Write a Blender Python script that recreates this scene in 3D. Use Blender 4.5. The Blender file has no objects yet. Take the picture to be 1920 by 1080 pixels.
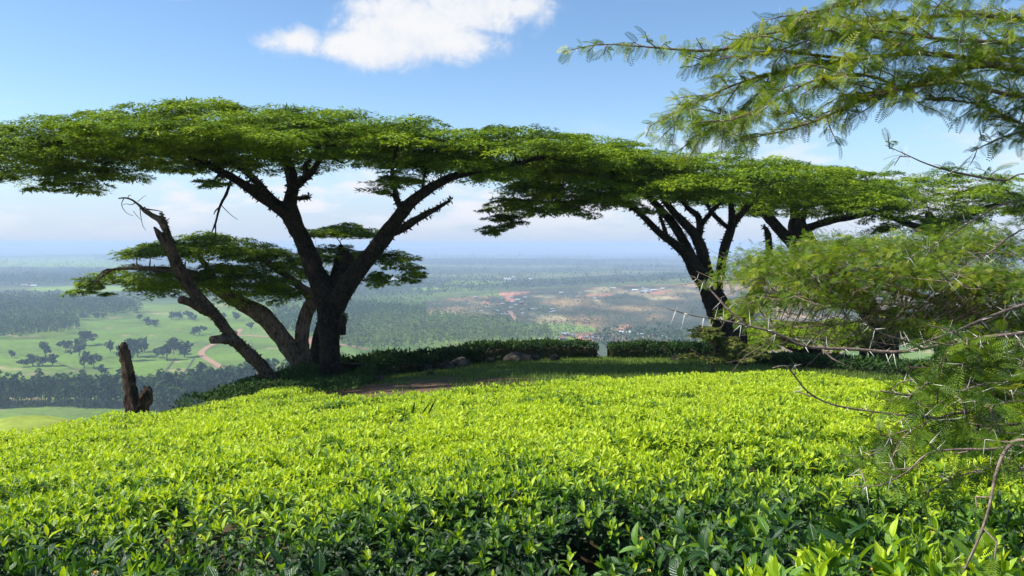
import bpy, math, random
import numpy as np
from mathutils import Vector, Matrix

# ------------------------------------------------------------------ camera, world, sun, exposure
S = bpy.context.scene
COL = S.collection
FPX = 1550.0                       # focal length in photograph pixels (1920 wide)
TH = math.atan(85.0 / FPX)         # the camera looks down by this angle
CT, ST = math.cos(TH), math.sin(TH)

cam = bpy.data.objects.new('camera', bpy.data.cameras.new('camera'))
COL.objects.link(cam)
cam.data.sensor_width = 36.0
cam.data.lens = 36.0 * FPX / 1920.0
cam.data.clip_start = 0.05
cam.data.clip_end = 90000.0
cam.location = (0, 0, 0)
cam.rotation_euler = (math.pi / 2 - TH, 0, 0)
S.camera = cam

SUN_EL = math.radians(47)
SUN_AZ = math.radians(-91)         # clockwise from +Y (the view direction): straight from the left
SUN_STRENGTH = 5.0
SKY_STRENGTH = 0.116
sund = bpy.data.lights.new('sun', 'SUN')
sund.energy = SUN_STRENGTH
sund.angle = math.radians(0.5)
sund.color = (1.0, 0.96, 0.90)
sun = bpy.data.objects.new('sun', sund)
COL.objects.link(sun)
to_sun = Vector((math.sin(SUN_AZ) * math.cos(SUN_EL), math.cos(SUN_AZ) * math.cos(SUN_EL), math.sin(SUN_EL)))
sun.rotation_euler = (-to_sun).to_track_quat('-Z', 'Y').to_euler()

S.view_settings.view_transform = 'Standard'
S.view_settings.look = 'None'
S.view_settings.gamma = 1.0
S.view_settings.exposure = 0.64
S.cycles.volume_bounces = 3
S.view_settings.use_curve_mapping = False


class NT:
    """small helper around a node tree"""
    def __init__(self, tree):
        self.t = tree
        tree.nodes.clear()

    def n(self, kind, **kw):
        nd = self.t.nodes.new(kind)
        for k, v in kw.items():
            setattr(nd, k, v)
        return nd

    def l(self, a, b):
        self.t.links.new(a, b)

    def put(self, sock, v):
        if hasattr(v, 'is_linked') or isinstance(v, bpy.types.NodeSocket):
            self.l(v, sock)
        else:
            sock.default_value = v

    def math(self, op, a, b=0.0, c=None, clamp=False):
        nd = self.n('ShaderNodeMath', operation=op, use_clamp=clamp)
        self.put(nd.inputs[0], a)
        self.put(nd.inputs[1], b)
        if c is not None:
            self.put(nd.inputs[2], c)
        return nd.outputs[0]

    def vmath(self, op, a, b):
        nd = self.n('ShaderNodeVectorMath', operation=op)
        self.put(nd.inputs[0], a)
        self.put(nd.inputs[1], b)
        return nd.outputs[0]

    def noise(self, vec, scale, detail=4.0, rough=0.55, dist=0.0, lac=2.0):
        nd = self.n('ShaderNodeTexNoise')
        if vec is not None:
            self.l(vec, nd.inputs['Vector'])
        nd.inputs['Scale'].default_value = scale
        nd.inputs['Detail'].default_value = detail
        nd.inputs['Roughness'].default_value = rough
        nd.inputs['Distortion'].default_value = dist
        nd.inputs['Lacunarity'].default_value = lac
        return nd.outputs['Fac']

    def smooth(self, v, a, b, lo=0.0, hi=1.0):
        nd = self.n('ShaderNodeMapRange', interpolation_type='SMOOTHSTEP')
        self.put(nd.inputs['Value'], v)
        nd.inputs['From Min'].default_value = a
        nd.inputs['From Max'].default_value = b
        nd.inputs['To Min'].default_value = lo
        nd.inputs['To Max'].default_value = hi
        return nd.outputs['Result']

    def mix(self, f, a, b, blend='MIX'):
        nd = self.n('ShaderNodeMix', data_type='RGBA', blend_type=blend)
        self.put(nd.inputs['Factor'], f)
        for s, v in ((nd.inputs[6], a), (nd.inputs[7], b)):
            if isinstance(v, tuple):
                v = v if len(v) == 4 else (*v, 1)
            self.put(s, v)
        return nd.outputs[2]

    def ramp(self, f, stops):
        nd = self.n('ShaderNodeValToRGB')
        self.put(nd.inputs[0], f)
        els = nd.color_ramp.elements
        while len(els) < len(stops):
            els.new(0.5)
        for e, (p, c) in zip(els, stops):
            e.position = p
            e.color = (*c, 1)
        return nd.outputs[0]


def build_world():
    w = bpy.data.worlds.new('World')
    S.world = w
    w.use_nodes = True
    N = NT(w.node_tree)
    out = N.n('ShaderNodeOutputWorld')
    sky = N.n('ShaderNodeTexSky', sky_type='NISHITA')
    sky.sun_disc = False
    sky.sun_elevation = SUN_EL
    sky.sun_rotation = SUN_AZ
    sky.altitude = 900
    sky.air_density = 1.0
    sky.dust_density = 0.35
    sky.ozone_density = 2.2
    bg = N.n('ShaderNodeBackground')
    hs = N.n('ShaderNodeHueSaturation')
    hs.inputs['Saturation'].default_value = 1.10
    N.l(sky.outputs[0], hs.inputs['Color'])
    N.l(hs.outputs[0], bg.inputs['Color'])
    bg.inputs['Strength'].default_value = SKY_STRENGTH
    tc = N.n('ShaderNodeTexCoord')
    d = tc.outputs['Generated']
    sep = N.n('ShaderNodeSeparateXYZ')
    N.l(d, sep.inputs[0])
    X, Y, Z = sep.outputs
    yy = N.math('MAXIMUM', Y, 0.05)
    u = N.math('DIVIDE', X, yy)
    v = N.math('DIVIDE', Z, yy)
    n1 = N.noise(d, 9.0, 9.0, 0.58, 0.4)
    n2 = N.noise(d, 24.0, 9.0, 0.66, 0.3)
    n3 = N.noise(d, 60.0, 4.0, 0.6, 0.2)
    wob = N.math('ADD', N.math('MULTIPLY', N.math('SUBTRACT', n1, 0.5), 0.9), N.math('MULTIPLY', N.math('SUBTRACT', n2, 0.5), 1.1))
    wob = N.math('ADD', wob, N.math('MULTIPLY', N.math('SUBTRACT', n3, 0.5), 0.35))

    def ell(px, py, a, b, amp=1.0):
        uu = (px - 960) / FPX
        vv = (455 - py) / FPX
        p = N.math('DIVIDE', N.math('SUBTRACT', u, uu), a / FPX)
        q = N.math('DIVIDE', N.math('SUBTRACT', v, vv), b / FPX)
        r = N.math('SQRT', N.math('ADD', N.math('MULTIPLY', p, p), N.math('MULTIPLY', q, q)))
        return N.math('MULTIPLY', N.math('SUBTRACT', 1.0, r), amp)
    m = None
    for e in ((780, 58, 200, 72), (700, 90, 150, 48), (880, 25, 150, 66), (562, 84, 80, 36, .9), (850, 85, 120, 46),
              (985, 25, 80, 40, .75), (720, 25, 110, 48, .8), (645, 100, 85, 32, .8)):
        x = ell(*e)
        m = x if m is None else N.math('MAXIMUM', m, x)
    main = N.smooth(N.math('ADD', m, N.math('MULTIPLY', wob, 1.0)), -0.06, 0.58)
    front = N.math('GREATER_THAN', Y, 0.06)
    main = N.math('MULTIPLY', main, front)
    # small cloud wisps
    w2 = None
    for e in ((345, 3, 60, 10, .9), (1230, 0, 110, 12, .6), (1770, 258, 90, 10, .45), (640, 318, 60, 16, .5)):
        x = ell(*e)
        w2 = x if w2 is None else N.math('MAXIMUM', w2, x)
    wisp = N.math('MULTIPLY', N.smooth(N.math('ADD', w2, N.math('MULTIPLY', wob, .6)), 0.0, 0.9), front)
    # low cloud bank all round the horizon
    mp = N.n('ShaderNodeMapping')
    mp.inputs['Scale'].default_value = (1, 1, 3.6)
    N.l(d, mp.inputs['Vector'])
    b1 = N.noise(mp.outputs[0], 5.0, 8.0, 0.55, 0.3)
    b2 = N.noise(mp.outputs[0], 14.0, 7.0, 0.58, 0.2)
    bank = N.math('ADD', N.math('MULTIPLY', b1, 0.55), N.math('MULTIPLY', b2, 0.45))
    high = N.smooth(Z, 0.02, 0.115, 1.0, 0.0)
    bank = N.smooth(N.math('ADD', bank, N.math('MULTIPLY', high, 0.06)), 0.50, 0.62)
    bank = N.math('MULTIPLY', N.math('MULTIPLY', bank, N.smooth(Z, 0.06, 0.16, 1.0, 0.0)), N.smooth(Z, 0.0, 0.045))
    veil = N.smooth(Z, -0.02, 0.155, 0.80, 0.0)
    bgv = N.n('ShaderNodeBackground')
    bgv.inputs['Color'].default_value = (0.46, 0.60, 0.94, 1)
    bgv.inputs['Strength'].default_value = 0.61
    bgc = N.n('ShaderNodeBackground')
    shade = N.smooth(N.math('ADD', n2, N.math('MULTIPLY', m, 0.35)), 0.38, 0.85)
    N.l(N.mix(shade, (0.72, 0.80, 0.96), (0.98, 0.985, 1.0)), bgc.inputs['Color'])
    bgc.inputs['Strength'].default_value = 0.625
    bgb = N.n('ShaderNodeBackground')
    bgb.inputs['Color'].default_value = (0.95, 0.93, 0.99, 1)
    bgb.inputs['Strength'].default_value = 0.65

    def over(f, a, b):
        mx = N.n('ShaderNodeMixShader')
        N.put(mx.inputs[0], f)
        N.l(a, mx.inputs[1])
        N.l(b, mx.inputs[2])
        return mx.outputs[0]
    s = over(veil, bg.outputs[0], bgv.outputs[0])
    s = over(N.math('MULTIPLY', bank, 0.8), s, bgb.outputs[0])
    s = over(N.math('MULTIPLY', wisp, 0.5), s, bgc.outputs[0])
    s = over(N.math('MULTIPLY', main, 0.97), s, bgc.outputs[0])
    N.l(s, out.inputs['Surface'])


build_world()

# ------------------------------------------------------------------ helpers
rng = np.random.default_rng(11)
random.seed(5)


def P(px, py, Y):
    """photograph pixel at forward distance Y -> point in the world"""
    xr = (px - 960.0) / FPX
    yu = (540.0 - py) / FPX
    d = np.array([xr, yu * ST + CT, yu * CT - ST])
    return d * (Y / d[1])


def tag(o, label=None, cat=None, group=None, kind=None):
    if label:
        o['label'] = label
    if cat:
        o['category'] = cat
    if group:
        o['group'] = group
    if kind:
        o['kind'] = kind
    return o


def empty(name, loc, label, cat, group=None):
    o = bpy.data.objects.new(name, None)
    o.location = tuple(float(c) for c in loc)
    o.empty_display_size = 0.3
    COL.objects.link(o)
    return tag(o, label, cat, group)


def mesh_of(name, verts, faces, mat=None, tint=None, smooth=False, attrs=None, uv=None):
    verts = np.asarray(verts, dtype=np.float32).reshape(-1, 3)
    me = bpy.data.meshes.new(name)
    if isinstance(faces, np.ndarray):
        nf, k = faces.shape
        me.vertices.add(len(verts))
        me.vertices.foreach_set('co', verts.ravel())
        me.loops.add(nf * k)
        me.loops.foreach_set('vertex_index', faces.astype(np.int32).ravel())
        me.polygons.add(nf)
        me.polygons.foreach_set('loop_start', np.arange(0, nf * k, k, dtype=np.int32))
        me.polygons.foreach_set('loop_total', np.full(nf, k, dtype=np.int32))
        me.update(calc_edges=True)
    else:
        me.from_pydata(verts.tolist(), [], [list(map(int, f)) for f in faces])
        me.update()
    if smooth:
        me.polygons.foreach_set('use_smooth', np.ones(len(me.polygons), dtype=bool))
    if tint is not None:
        a = me.attributes.new('tint', 'FLOAT', 'POINT')
        a.data.foreach_set('value', np.asarray(tint, dtype=np.float32))
    for nm, val in (attrs or {}).items():
        val = np.asarray(val, dtype=np.float32)
        if val.ndim == 2:
            a = me.attributes.new(nm, 'FLOAT_COLOR', 'POINT')
            a.data.foreach_set('color', np.c_[val, np.ones(len(val))].astype(np.float32).ravel())
        else:
            a = me.attributes.new(nm, 'FLOAT', 'POINT')
            a.data.foreach_set('value', val)
    if uv is not None:
        layer = me.uv_layers.new(name='UVMap')
        idx = np.empty(len(me.loops), dtype=np.int32)
        me.loops.foreach_get('vertex_index', idx)
        layer.data.foreach_set('uv', np.asarray(uv, dtype=np.float32)[idx].ravel())
    if mat is not None:
        me.materials.append(mat)
    return me


def add(name, me, parent=None, loc=None, local=True):
    """link a mesh as an object; with a parent, world-space vertices are moved to the parent's space"""
    o = bpy.data.objects.new(name, me)
    COL.objects.link(o)
    if parent is not None:
        o.parent = parent
        if local:
            w = Vector((0, 0, 0))
            p = parent
            while p is not None:
                w += p.location
                p = p.parent
            o.location = -w
    if loc is not None:
        o.location = loc
    return o


def norm(a):
    return a / np.maximum(np.linalg.norm(a, axis=-1, keepdims=True), 1e-9)


def frames(x, up):
    x = norm(x)
    y = norm(np.cross(up, x))
    z = np.cross(x, y)
    return np.stack([x, y, z], axis=-1)       # columns are the axes


def stamp(T, faces, M, O, scale):
    """copies of a template (V,3): M (N,3,3), O (N,3), scale (N,) or (N,3)"""
    scale = np.asarray(scale, dtype=float)
    if scale.ndim == 1:
        scale = scale[:, None]
    L = T[None, :, :] * scale[:, None, :] if scale.shape[1] == 3 else T[None] * scale[:, None, :]
    V = np.einsum('nij,nvj->nvi', M, L) + O[:, None, :]
    n, nv = V.shape[:2]
    Fc = faces[None] + (np.arange(n) * nv)[:, None, None]
    return V.reshape(-1, 3), Fc.reshape(-1, faces.shape[1])


def catmull(pts, step):
    pts = np.asarray(pts, dtype=float)
    if len(pts) < 3:
        n = max(2, int(np.linalg.norm(pts[1, :3] - pts[0, :3]) / step) + 1)
        t = np.linspace(0, 1, n)[:, None]
        return pts[0] * (1 - t) + pts[-1] * t
    ext = np.vstack([2 * pts[0] - pts[1], pts, 2 * pts[-1] - pts[-2]])
    out = []
    for i in range(1, len(ext) - 2):
        p0, p1, p2, p3 = ext[i - 1:i + 3]
        n = max(2, int(np.linalg.norm(p2[:3] - p1[:3]) / step))
        for t in np.arange(n) / n:
            out.append(0.5 * ((2 * p1) + (-p0 + p2) * t + (2 * p0 - 5 * p1 + 4 * p2 - p3) * t * t + (-p0 + 3 * p1 - 3 * p2 + p3) * t ** 3))
    out.append(pts[-1])
    return np.array(out)


def tube(path, sides=9, rough=0.0, rg=None, cap=True, flute=0.0):
    """path (n,4): x y z radius -> verts, list of faces"""
    path = np.asarray(path, dtype=float)
    n = len(path)
    c, r = path[:, :3], np.maximum(path[:, 3], 1e-4)
    tng = norm(np.gradient(c, axis=0))
    a = np.array([0.0, 1.0, 0.0]) if abs(tng[0][1]) < 0.9 else np.array([1.0, 0, 0])
    u = np.cross(tng[0], a)
    u /= np.linalg.norm(u)
    V = []
    ang = np.arange(sides) / sides * 2 * math.pi
    rg = rg or rng
    lump = np.zeros(sides)
    fl = rg.normal(0, 1, sides) * flute
    for i in range(n):
        u = u - tng[i] * np.dot(u, tng[i])
        u /= np.linalg.norm(u)
        w = np.cross(tng[i], u)
        if rough:
            lump = 0.72 * lump + 0.28 * rg.normal(0, 1, sides) * 2.0
            rr = r[i] * (1 + fl + rough * lump + rough * 0.5 * rg.normal(0, 1, sides))
        else:
            rr = np.full(sides, r[i])
        V.append(c[i] + (np.cos(ang) * rr)[:, None] * u + (np.sin(ang) * rr)[:, None] * w)
    V = np.concatenate(V)
    i = np.arange(n - 1)[:, None] * sides
    j = np.arange(sides)[None]
    k = (j + 1) % sides
    F = np.stack([i + j, i + k, i + sides + k, i + sides + j], axis=-1).reshape(-1, 4)
    if cap:                                     # close both ends with degenerate-free fans made of quads
        V = np.vstack([V, c[0] - tng[0] * r[0] * 0.3, c[-1] + tng[-1] * r[-1] * 0.5])
        e0, e1 = len(V) - 2, len(V) - 1
        caps = []
        for q in range(0, sides, 2):
            caps.append([e0, (q + 2) % sides, (q + 1) % sides, q])
            b = (n - 1) * sides
            caps.append([e1, b + q, b + (q + 1) % sides, b + (q + 2) % sides])
        if sides % 2 == 0:
            F = np.vstack([F, np.array(caps)])
    return V, F


def join(parts):
    Vs, Fs, o = [], [], 0
    for V, F in parts:
        Vs.append(V)
        Fs.append(F + o)
        o += len(V)
    return np.concatenate(Vs), np.concatenate(Fs)


def vnoise(x, y, seed=0):
    """smooth value noise, about -1..1"""
    x = np.asarray(x, dtype=float)
    y = np.asarray(y, dtype=float)
    xi, yi = np.floor(x), np.floor(y)
    fx, fy = x - xi, y - yi
    fx, fy = fx * fx * (3 - 2 * fx), fy * fy * (3 - 2 * fy)

    def h(a, b):
        s = np.sin(a * 127.1 + b * 311.7 + seed * 74.7) * 43758.5453
        return (s - np.floor(s)) * 2 - 1
    return (h(xi, yi) * (1 - fx) + h(xi + 1, yi) * fx) * (1 - fy) + (h(xi, yi + 1) * (1 - fx) + h(xi + 1, yi + 1) * fx) * fy


def fbm(x, y, seed=0, octv=4):
    s, a, t = 0, 1.0, 0
    for i in range(octv):
        s = s + a * vnoise(x * 2 ** i, y * 2 ** i, seed + i)
        t += a
        a *= 0.5
    return s / t


def sstep(v, a, b):
    t = np.clip((v - a) / (b - a), 0, 1)
    return t * t * (3 - 2 * t)


def inside(x, y, poly):
    poly = np.asarray(poly)
    c = np.zeros(x.shape, dtype=bool)
    j = len(poly) - 1
    for i in range(len(poly)):
        xi, yi = poly[i][:2]
        xj, yj = poly[j][:2]
        if yi != yj:
            c ^= ((yi > y) != (yj > y)) & (x < (xj - xi) * (y - yi) / (yj - yi) + xi)
        j = i
    return c


# ------------------------------------------------------------------ materials
def principled(N, col, rough=0.8, spec=0.3):
    b = N.n('ShaderNodeBsdfPrincipled')
    N.put(b.inputs['Base Color'], col if not isinstance(col, tuple) else (*col[:3], 1))
    N.put(b.inputs['Roughness'], rough)
    b.inputs['Specular IOR Level'].default_value = spec
    return b


def new_mat(name):
    m = bpy.data.materials.new(name)
    m.use_nodes = True
    return m, NT(m.node_tree)


def leaf_material(name, stops, trans=0.25, rough=0.5, spec=0.35, noise=None):
    """foliage: colour by each leaf's own tint, thin leaves let some light through"""
    m, N = new_mat(name)
    out = N.n('ShaderNodeOutputMaterial')
    at = N.n('ShaderNodeAttribute', attribute_name='tint')
    f = at.outputs['Fac']
    if noise:
        g = N.n('ShaderNodeNewGeometry')
        f = N.math('ADD', f, N.math('MULTIPLY', N.math('SUBTRACT', N.noise(g.outputs['Position'], noise[0], 3.0), 0.5), noise[1]))
    c = N.ramp(f, stops)
    b = principled(N, c, rough, spec)
    if trans > 0:
        t = N.n('ShaderNodeBsdfTranslucent')
        N.l(N.mix(1.0, c, (1.25, 1.2, 0.55), 'MULTIPLY'), t.inputs['Color'])
        mx = N.n('ShaderNodeMixShader')
        mx.inputs[0].default_value = trans
        N.l(b.outputs[0], mx.inputs[1])
        N.l(t.outputs[0], mx.inputs[2])
        N.l(mx.outputs[0], out.inputs[0])
    else:
        N.l(b.outputs[0], out.inputs[0])
    return m


def bark_material(name, dark, light, scale=9.0, bump=1.0):
    m, N = new_mat(name)
    out = N.n('ShaderNodeOutputMaterial')
    g = N.n('ShaderNodeNewGeometry')
    mp = N.n('ShaderNodeMapping')
    mp.inputs['Scale'].default_value = (1, 1, 0.28)
    N.l(g.outputs['Position'], mp.inputs['Vector'])
    n1 = N.noise(mp.outputs[0], scale * 2, 8.0, 0.65, 0.6)
    n2 = N.noise(g.outputs['Position'], scale * 0.3, 4.0)
    f = N.math('ADD', N.math('MULTIPLY', n1, 0.7), N.math('MULTIPLY', n2, 0.4))
    c = N.ramp(f, [(0.44, dark), (0.54, tuple((a + b) / 2 for a, b in zip(dark, light))), (0.68, light)])
    n3 = N.noise(g.outputs['Position'], scale * 0.9, 6.0, 0.6)
    c = N.mix(N.smooth(n3, 0.58, 0.70, 0.0, 0.55), c, tuple(min(1, x * 1.5 + 0.02) for x in light))
    b = principled(N, c, 0.9, 0.15)
    bp = N.n('ShaderNodeBump')
    bp.inputs['Strength'].default_value = bump
    bp.inputs['Distance'].default_value = 0.05
    N.l(n1, bp.inputs['Height'])
    N.l(bp.outputs[0], b.inputs['Normal'])
    N.l(b.outputs[0], out.inputs[0])
    return m


M_BARK = bark_material('acacia_bark', (0.006, 0.004, 0.003), (0.042, 0.028, 0.019))  # bark colour darkened to carry the crowns' shade on the trunks
M_BARK_PALE = bark_material('sunlit_pale_bark', (0.030, 0.019, 0.013), (0.23, 0.155, 0.10))  # bark lightened to paint sun on the leaning acacia; also pale sapling bark
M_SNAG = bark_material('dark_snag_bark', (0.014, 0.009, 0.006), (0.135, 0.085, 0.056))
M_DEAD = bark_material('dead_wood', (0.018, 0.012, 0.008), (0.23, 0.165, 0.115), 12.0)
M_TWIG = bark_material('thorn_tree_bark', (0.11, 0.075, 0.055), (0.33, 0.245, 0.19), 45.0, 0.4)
M_CROWN = leaf_material('acacia_leaf', [(0.0, (0.035, 0.060, 0.005)), (0.35, (0.105, 0.190, 0.008)), (0.75, (0.225, 0.335, 0.010)), (1.0, (0.33, 0.43, 0.016))], 0.30, 0.6, 0.2, (1.2, 0.45))
M_FROND = leaf_material('thorn_tree_leaf', [(0.0, (0.026, 0.075, 0.012)), (0.4, (0.085, 0.165, 0.015)), (0.75, (0.185, 0.28, 0.018)), (1.0, (0.36, 0.41, 0.03))], 0.38, 0.5, 0.3)
M_OLIVE = leaf_material('sapling_leaf', [(0.0, (0.06, 0.085, 0.018)), (0.5, (0.14, 0.165, 0.030)), (1.0, (0.25, 0.26, 0.06))], 0.3, 0.6, 0.2)
M_HEDGE = leaf_material('hedge_leaf', [(0.0, (0.012, 0.032, 0.010)), (0.5, (0.03, 0.07, 0.015)), (1.0, (0.07, 0.13, 0.02))], 0.12, 0.7, 0.1)
M_GRASS = leaf_material('grass_blade', [(0.0, (0.06, 0.11, 0.018)), (0.5, (0.11, 0.18, 0.024)), (1.0, (0.20, 0.23, 0.05))], 0.2, 0.6, 0.2)
M_MOSS = leaf_material('bark_moss', [(0.0, (0.02, 0.02, 0.008)), (0.6, (0.045, 0.05, 0.015)), (1.0, (0.08, 0.085, 0.025))], 0.1, 0.8, 0.1)
M_FOREST = leaf_material('plantation_leaf', [(0.0, (0.012, 0.032, 0.012)), (0.5, (0.032, 0.074, 0.018)), (1.0, (0.085, 0.145, 0.030))], 0.1, 0.8, 0.1)
M_PALEFOREST = leaf_material('young_plantation_leaf', [(0.0, (0.05, 0.085, 0.022)), (0.5, (0.10, 0.15, 0.034)), (1.0, (0.17, 0.22, 0.05))], 0.1, 0.8, 0.1)
M_FTRUNK = bark_material('plantation_bark', (0.10, 0.08, 0.06), (0.24, 0.2, 0.16), 1.0, 0.0)


def simple(name, c, rough=0.8, ns=0.0, amt=0.25):
    m, N = new_mat(name)
    out = N.n('ShaderNodeOutputMaterial')
    col = c
    if ns:
        g = N.n('ShaderNodeNewGeometry')
        f = N.noise(g.outputs['Position'], ns, 6.0, 0.6)
        col = N.mix(f, tuple(x * (1 - amt) for x in c), tuple(min(1, x * (1 + amt)) for x in c))
    N.l(principled(N, col, rough, 0.25).outputs[0], out.inputs[0])
    return m


M_THORN = simple('thorn_ivory', (0.78, 0.73, 0.64), 0.45)
M_ROAD = simple('dirt_road', (0.34, 0.20, 0.12), 0.95, 0.15)
M_REDSOIL = simple('red_soil', (0.46, 0.16, 0.085), 0.95, 0.02)
M_PETAL = simple('tea_petal', (0.56, 0.47, 0.18), 0.6)
M_STAMEN = simple('tea_stamen', (0.62, 0.36, 0.04), 0.7)
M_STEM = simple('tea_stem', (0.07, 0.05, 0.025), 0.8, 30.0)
M_WALLS = [simple('whitewashed_wall', (0.52, 0.50, 0.47)), simple('brick_wall', (0.36, 0.17, 0.11)), simple('ochre_wall', (0.46, 0.33, 0.21))]
M_ROOFS = [simple('iron_roof', (0.36, 0.38, 0.41), 0.5), simple('white_roof', (0.62, 0.62, 0.62), 0.6), simple('rust_roof', (0.30, 0.14, 0.09), 0.7)]


def rock_material():
    m, N = new_mat('lichen_rock')
    out = N.n('ShaderNodeOutputMaterial')
    g = N.n('ShaderNodeNewGeometry')
    n1 = N.noise(g.outputs['Position'], 3.0, 8.0, 0.65)
    n2 = N.noise(g.outputs['Position'], 14.0, 6.0, 0.7)
    c = N.ramp(n1, [(0.38, (0.016, 0.014, 0.011)), (0.5, (0.045, 0.040, 0.032)), (0.64, (0.105, 0.095, 0.08))])
    b = principled(N, c, 0.9, 0.2)
    bp = N.n('ShaderNodeBump')
    bp.inputs['Strength'].default_value = 0.7
    bp.inputs['Distance'].default_value = 0.04
    N.l(n2, bp.inputs['Height'])
    N.l(bp.outputs[0], b.inputs['Normal'])
    N.l(b.outputs[0], out.inputs[0])
    return m


M_ROCK = rock_material()


def terrain_material():
    m, N = new_mat('ground_cover')
    out = N.n('ShaderNodeOutputMaterial')
    at = N.n('ShaderNodeAttribute', attribute_name='albedo')
    g = N.n('ShaderNodeNewGeometry')
    pos = g.outputs['Position']
    n1 = N.noise(pos, 0.012, 8.0, 0.6)
    n2 = N.noise(pos, 0.22, 6.0, 0.65)
    n3 = N.noise(pos, 5.0, 6.0, 0.7)
    f = N.math('ADD', N.math('MULTIPLY', n1, 0.8), N.math('MULTIPLY', n2, 0.9))
    f = N.math('ADD', f, N.math('MULTIPLY', n3, 0.5))
    k = N.smooth(f, 0.7, 1.5, 0.5, 1.5)
    vm = N.n('ShaderNodeVectorMath', operation='SCALE')
    N.l(at.outputs['Color'], vm.inputs[0])
    N.l(k, vm.inputs['Scale'])
    b = principled(N, vm.outputs[0], 0.95, 0.05)
    bp = N.n('ShaderNodeBump')
    bp.inputs['Strength'].default_value = 0.5
    bp.inputs['Distance'].default_value = 0.25
    N.l(N.math('ADD', n2, N.math('MULTIPLY', n3, 0.3)), bp.inputs['Height'])
    N.l(bp.outputs[0], b.inputs['Normal'])
    N.l(b.outputs[0], out.inputs[0])
    return m


M_GROUND = terrain_material()

# ------------------------------------------------------------------ shape of the land
def tea_plane(x, y):
    """level of the plucked tea tops"""
    yc = np.maximum(y, -4.0)
    return -0.72 - 0.112 * yc + 0.07 * np.minimum(x, 0.0) - 0.012 * np.maximum(x - 6.0, 0) ** 1.5


EDGE = np.array([(-30.0, 8.0), (-9.5, 9.6), (-6.7, 10.7), (-5.3, 11.6), (-5.0, 14.2), (-5.1, 17.5), (-4.4, 17.2), (-3.6, 15.4), (-2.75, 12.9), (-1.4, 13.0),
                 (0.4, 13.5), (2.3, 15.4), (5.3, 17.8), (6.4, 15.2), (6.8, 13.2), (7.2, 11.0), (14.0, 9.0), (40, 8)])


def in_tea(x, y):
    return inside(x, y, np.vstack([EDGE, [(40, -6), (-30, -6)]]))


def knoll(x, y):
    lawn = tea_plane(x, y) - 0.22
    yb = np.interp(x, EDGE[:, 0][np.r_[0, 1, 2, 3, 8, 9, 10, 11, 12, 13, 14, 15, 16, 17]], EDGE[:, 1][np.r_[0, 1, 2, 3, 8, 9, 10, 11, 12, 13, 14, 15, 16, 17]])
    return lawn - 0.65 * (1 - sstep(y, yb - 0.8, yb + 0.6))


def ground(x, y):
    x = np.asarray(x, dtype=float)
    y = np.asarray(y, dtype=float)
    K = knoll(np.clip(x, -40, 40), np.clip(y, -60, 40))
    xl = np.interp(y, [-40, 8, 11, 14, 20, 24, 30, 36], [-30, -9.0, -6.9, -6.2, -6.4, -8.5, -8.0, -6.0])
    dx = np.maximum(xl - x, 0) + np.maximum(x - 26, 0)
    dy = np.maximum(y - np.interp(x, [7.4, 9.5, 12, 20, 40], [35.5, 27.0, 23.0, 18.0, 14.0]), 0)
    dist = np.hypot(dx, dy) + np.maximum(-y - 60, 0)
    r = np.hypot(x, y)
    V = -100.0 + 3.0 * np.sin(x / 140.0 + 0.6) * np.sin(y / 190.0 + x / 400.0) * sstep(r, 450, 900)
    V = V + 2.6 * fbm(x / 420.0, y / 420.0, 3, 3) * sstep(r, 500, 1200)
    V = V + 13.0 * fbm(x / 1500.0, y / 1500.0, 8, 3) * sstep(r, 1500, 4000)
    V = V + sstep(r, 7000, 16000) * (120 * fbm(x / 4200.0, y / 2600.0, 17, 4) + 25 * sstep(-x, 1000, 8000))
    V = V - np.clip((r - 3000) / 20000, 0, 1) * (60 + 70 * sstep(x, -6000, 3000))
    V = V + 46.0 * np.clip(fbm(x / 2600.0, y / 1000.0, 57, 3) + 0.08, 0, 1) * sstep(r, 2600, 4800)
    # the broad brown ridge on the right
    V = V + 34 * np.exp(-(((x - 620) / 420) ** 2 + ((y - 1650) / 500) ** 2))
    e = np.exp(-dist / 120.0)
    z = V + (K - V) * e
    # spur of tea below the field on the left
    z = z + 41.0 * np.exp(-(((x + 112) / 48.0) ** 2 + ((y - 185) / 42.0) ** 2))
    return z


def g1(x, y):
    return float(ground(np.array([x]), np.array([y]))[0])


def GP(px, py, near=60.0):
    """where the line of sight through a pixel meets the land beyond the knoll"""
    d = P(px, py, 1.0)
    Y = near * (1.012 ** np.arange(520))
    h = ground(d[0] * Y, Y) - d[2] * Y
    i = int(np.argmax(h > 0)) if (h > 0).any() else len(Y) - 1
    if i == 0:
        i = 1
    a, b = Y[i - 1], Y[i]
    for _ in range(18):
        m = 0.5 * (a + b)
        if g1(d[0] * m, m) - d[2] * m > 0:
            b = m
        else:
            a = m
    return np.array([d[0] * b, b, g1(d[0] * b, b)])


def poly_px(pts):
    return np.array([GP(*p) for p in pts])


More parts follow.
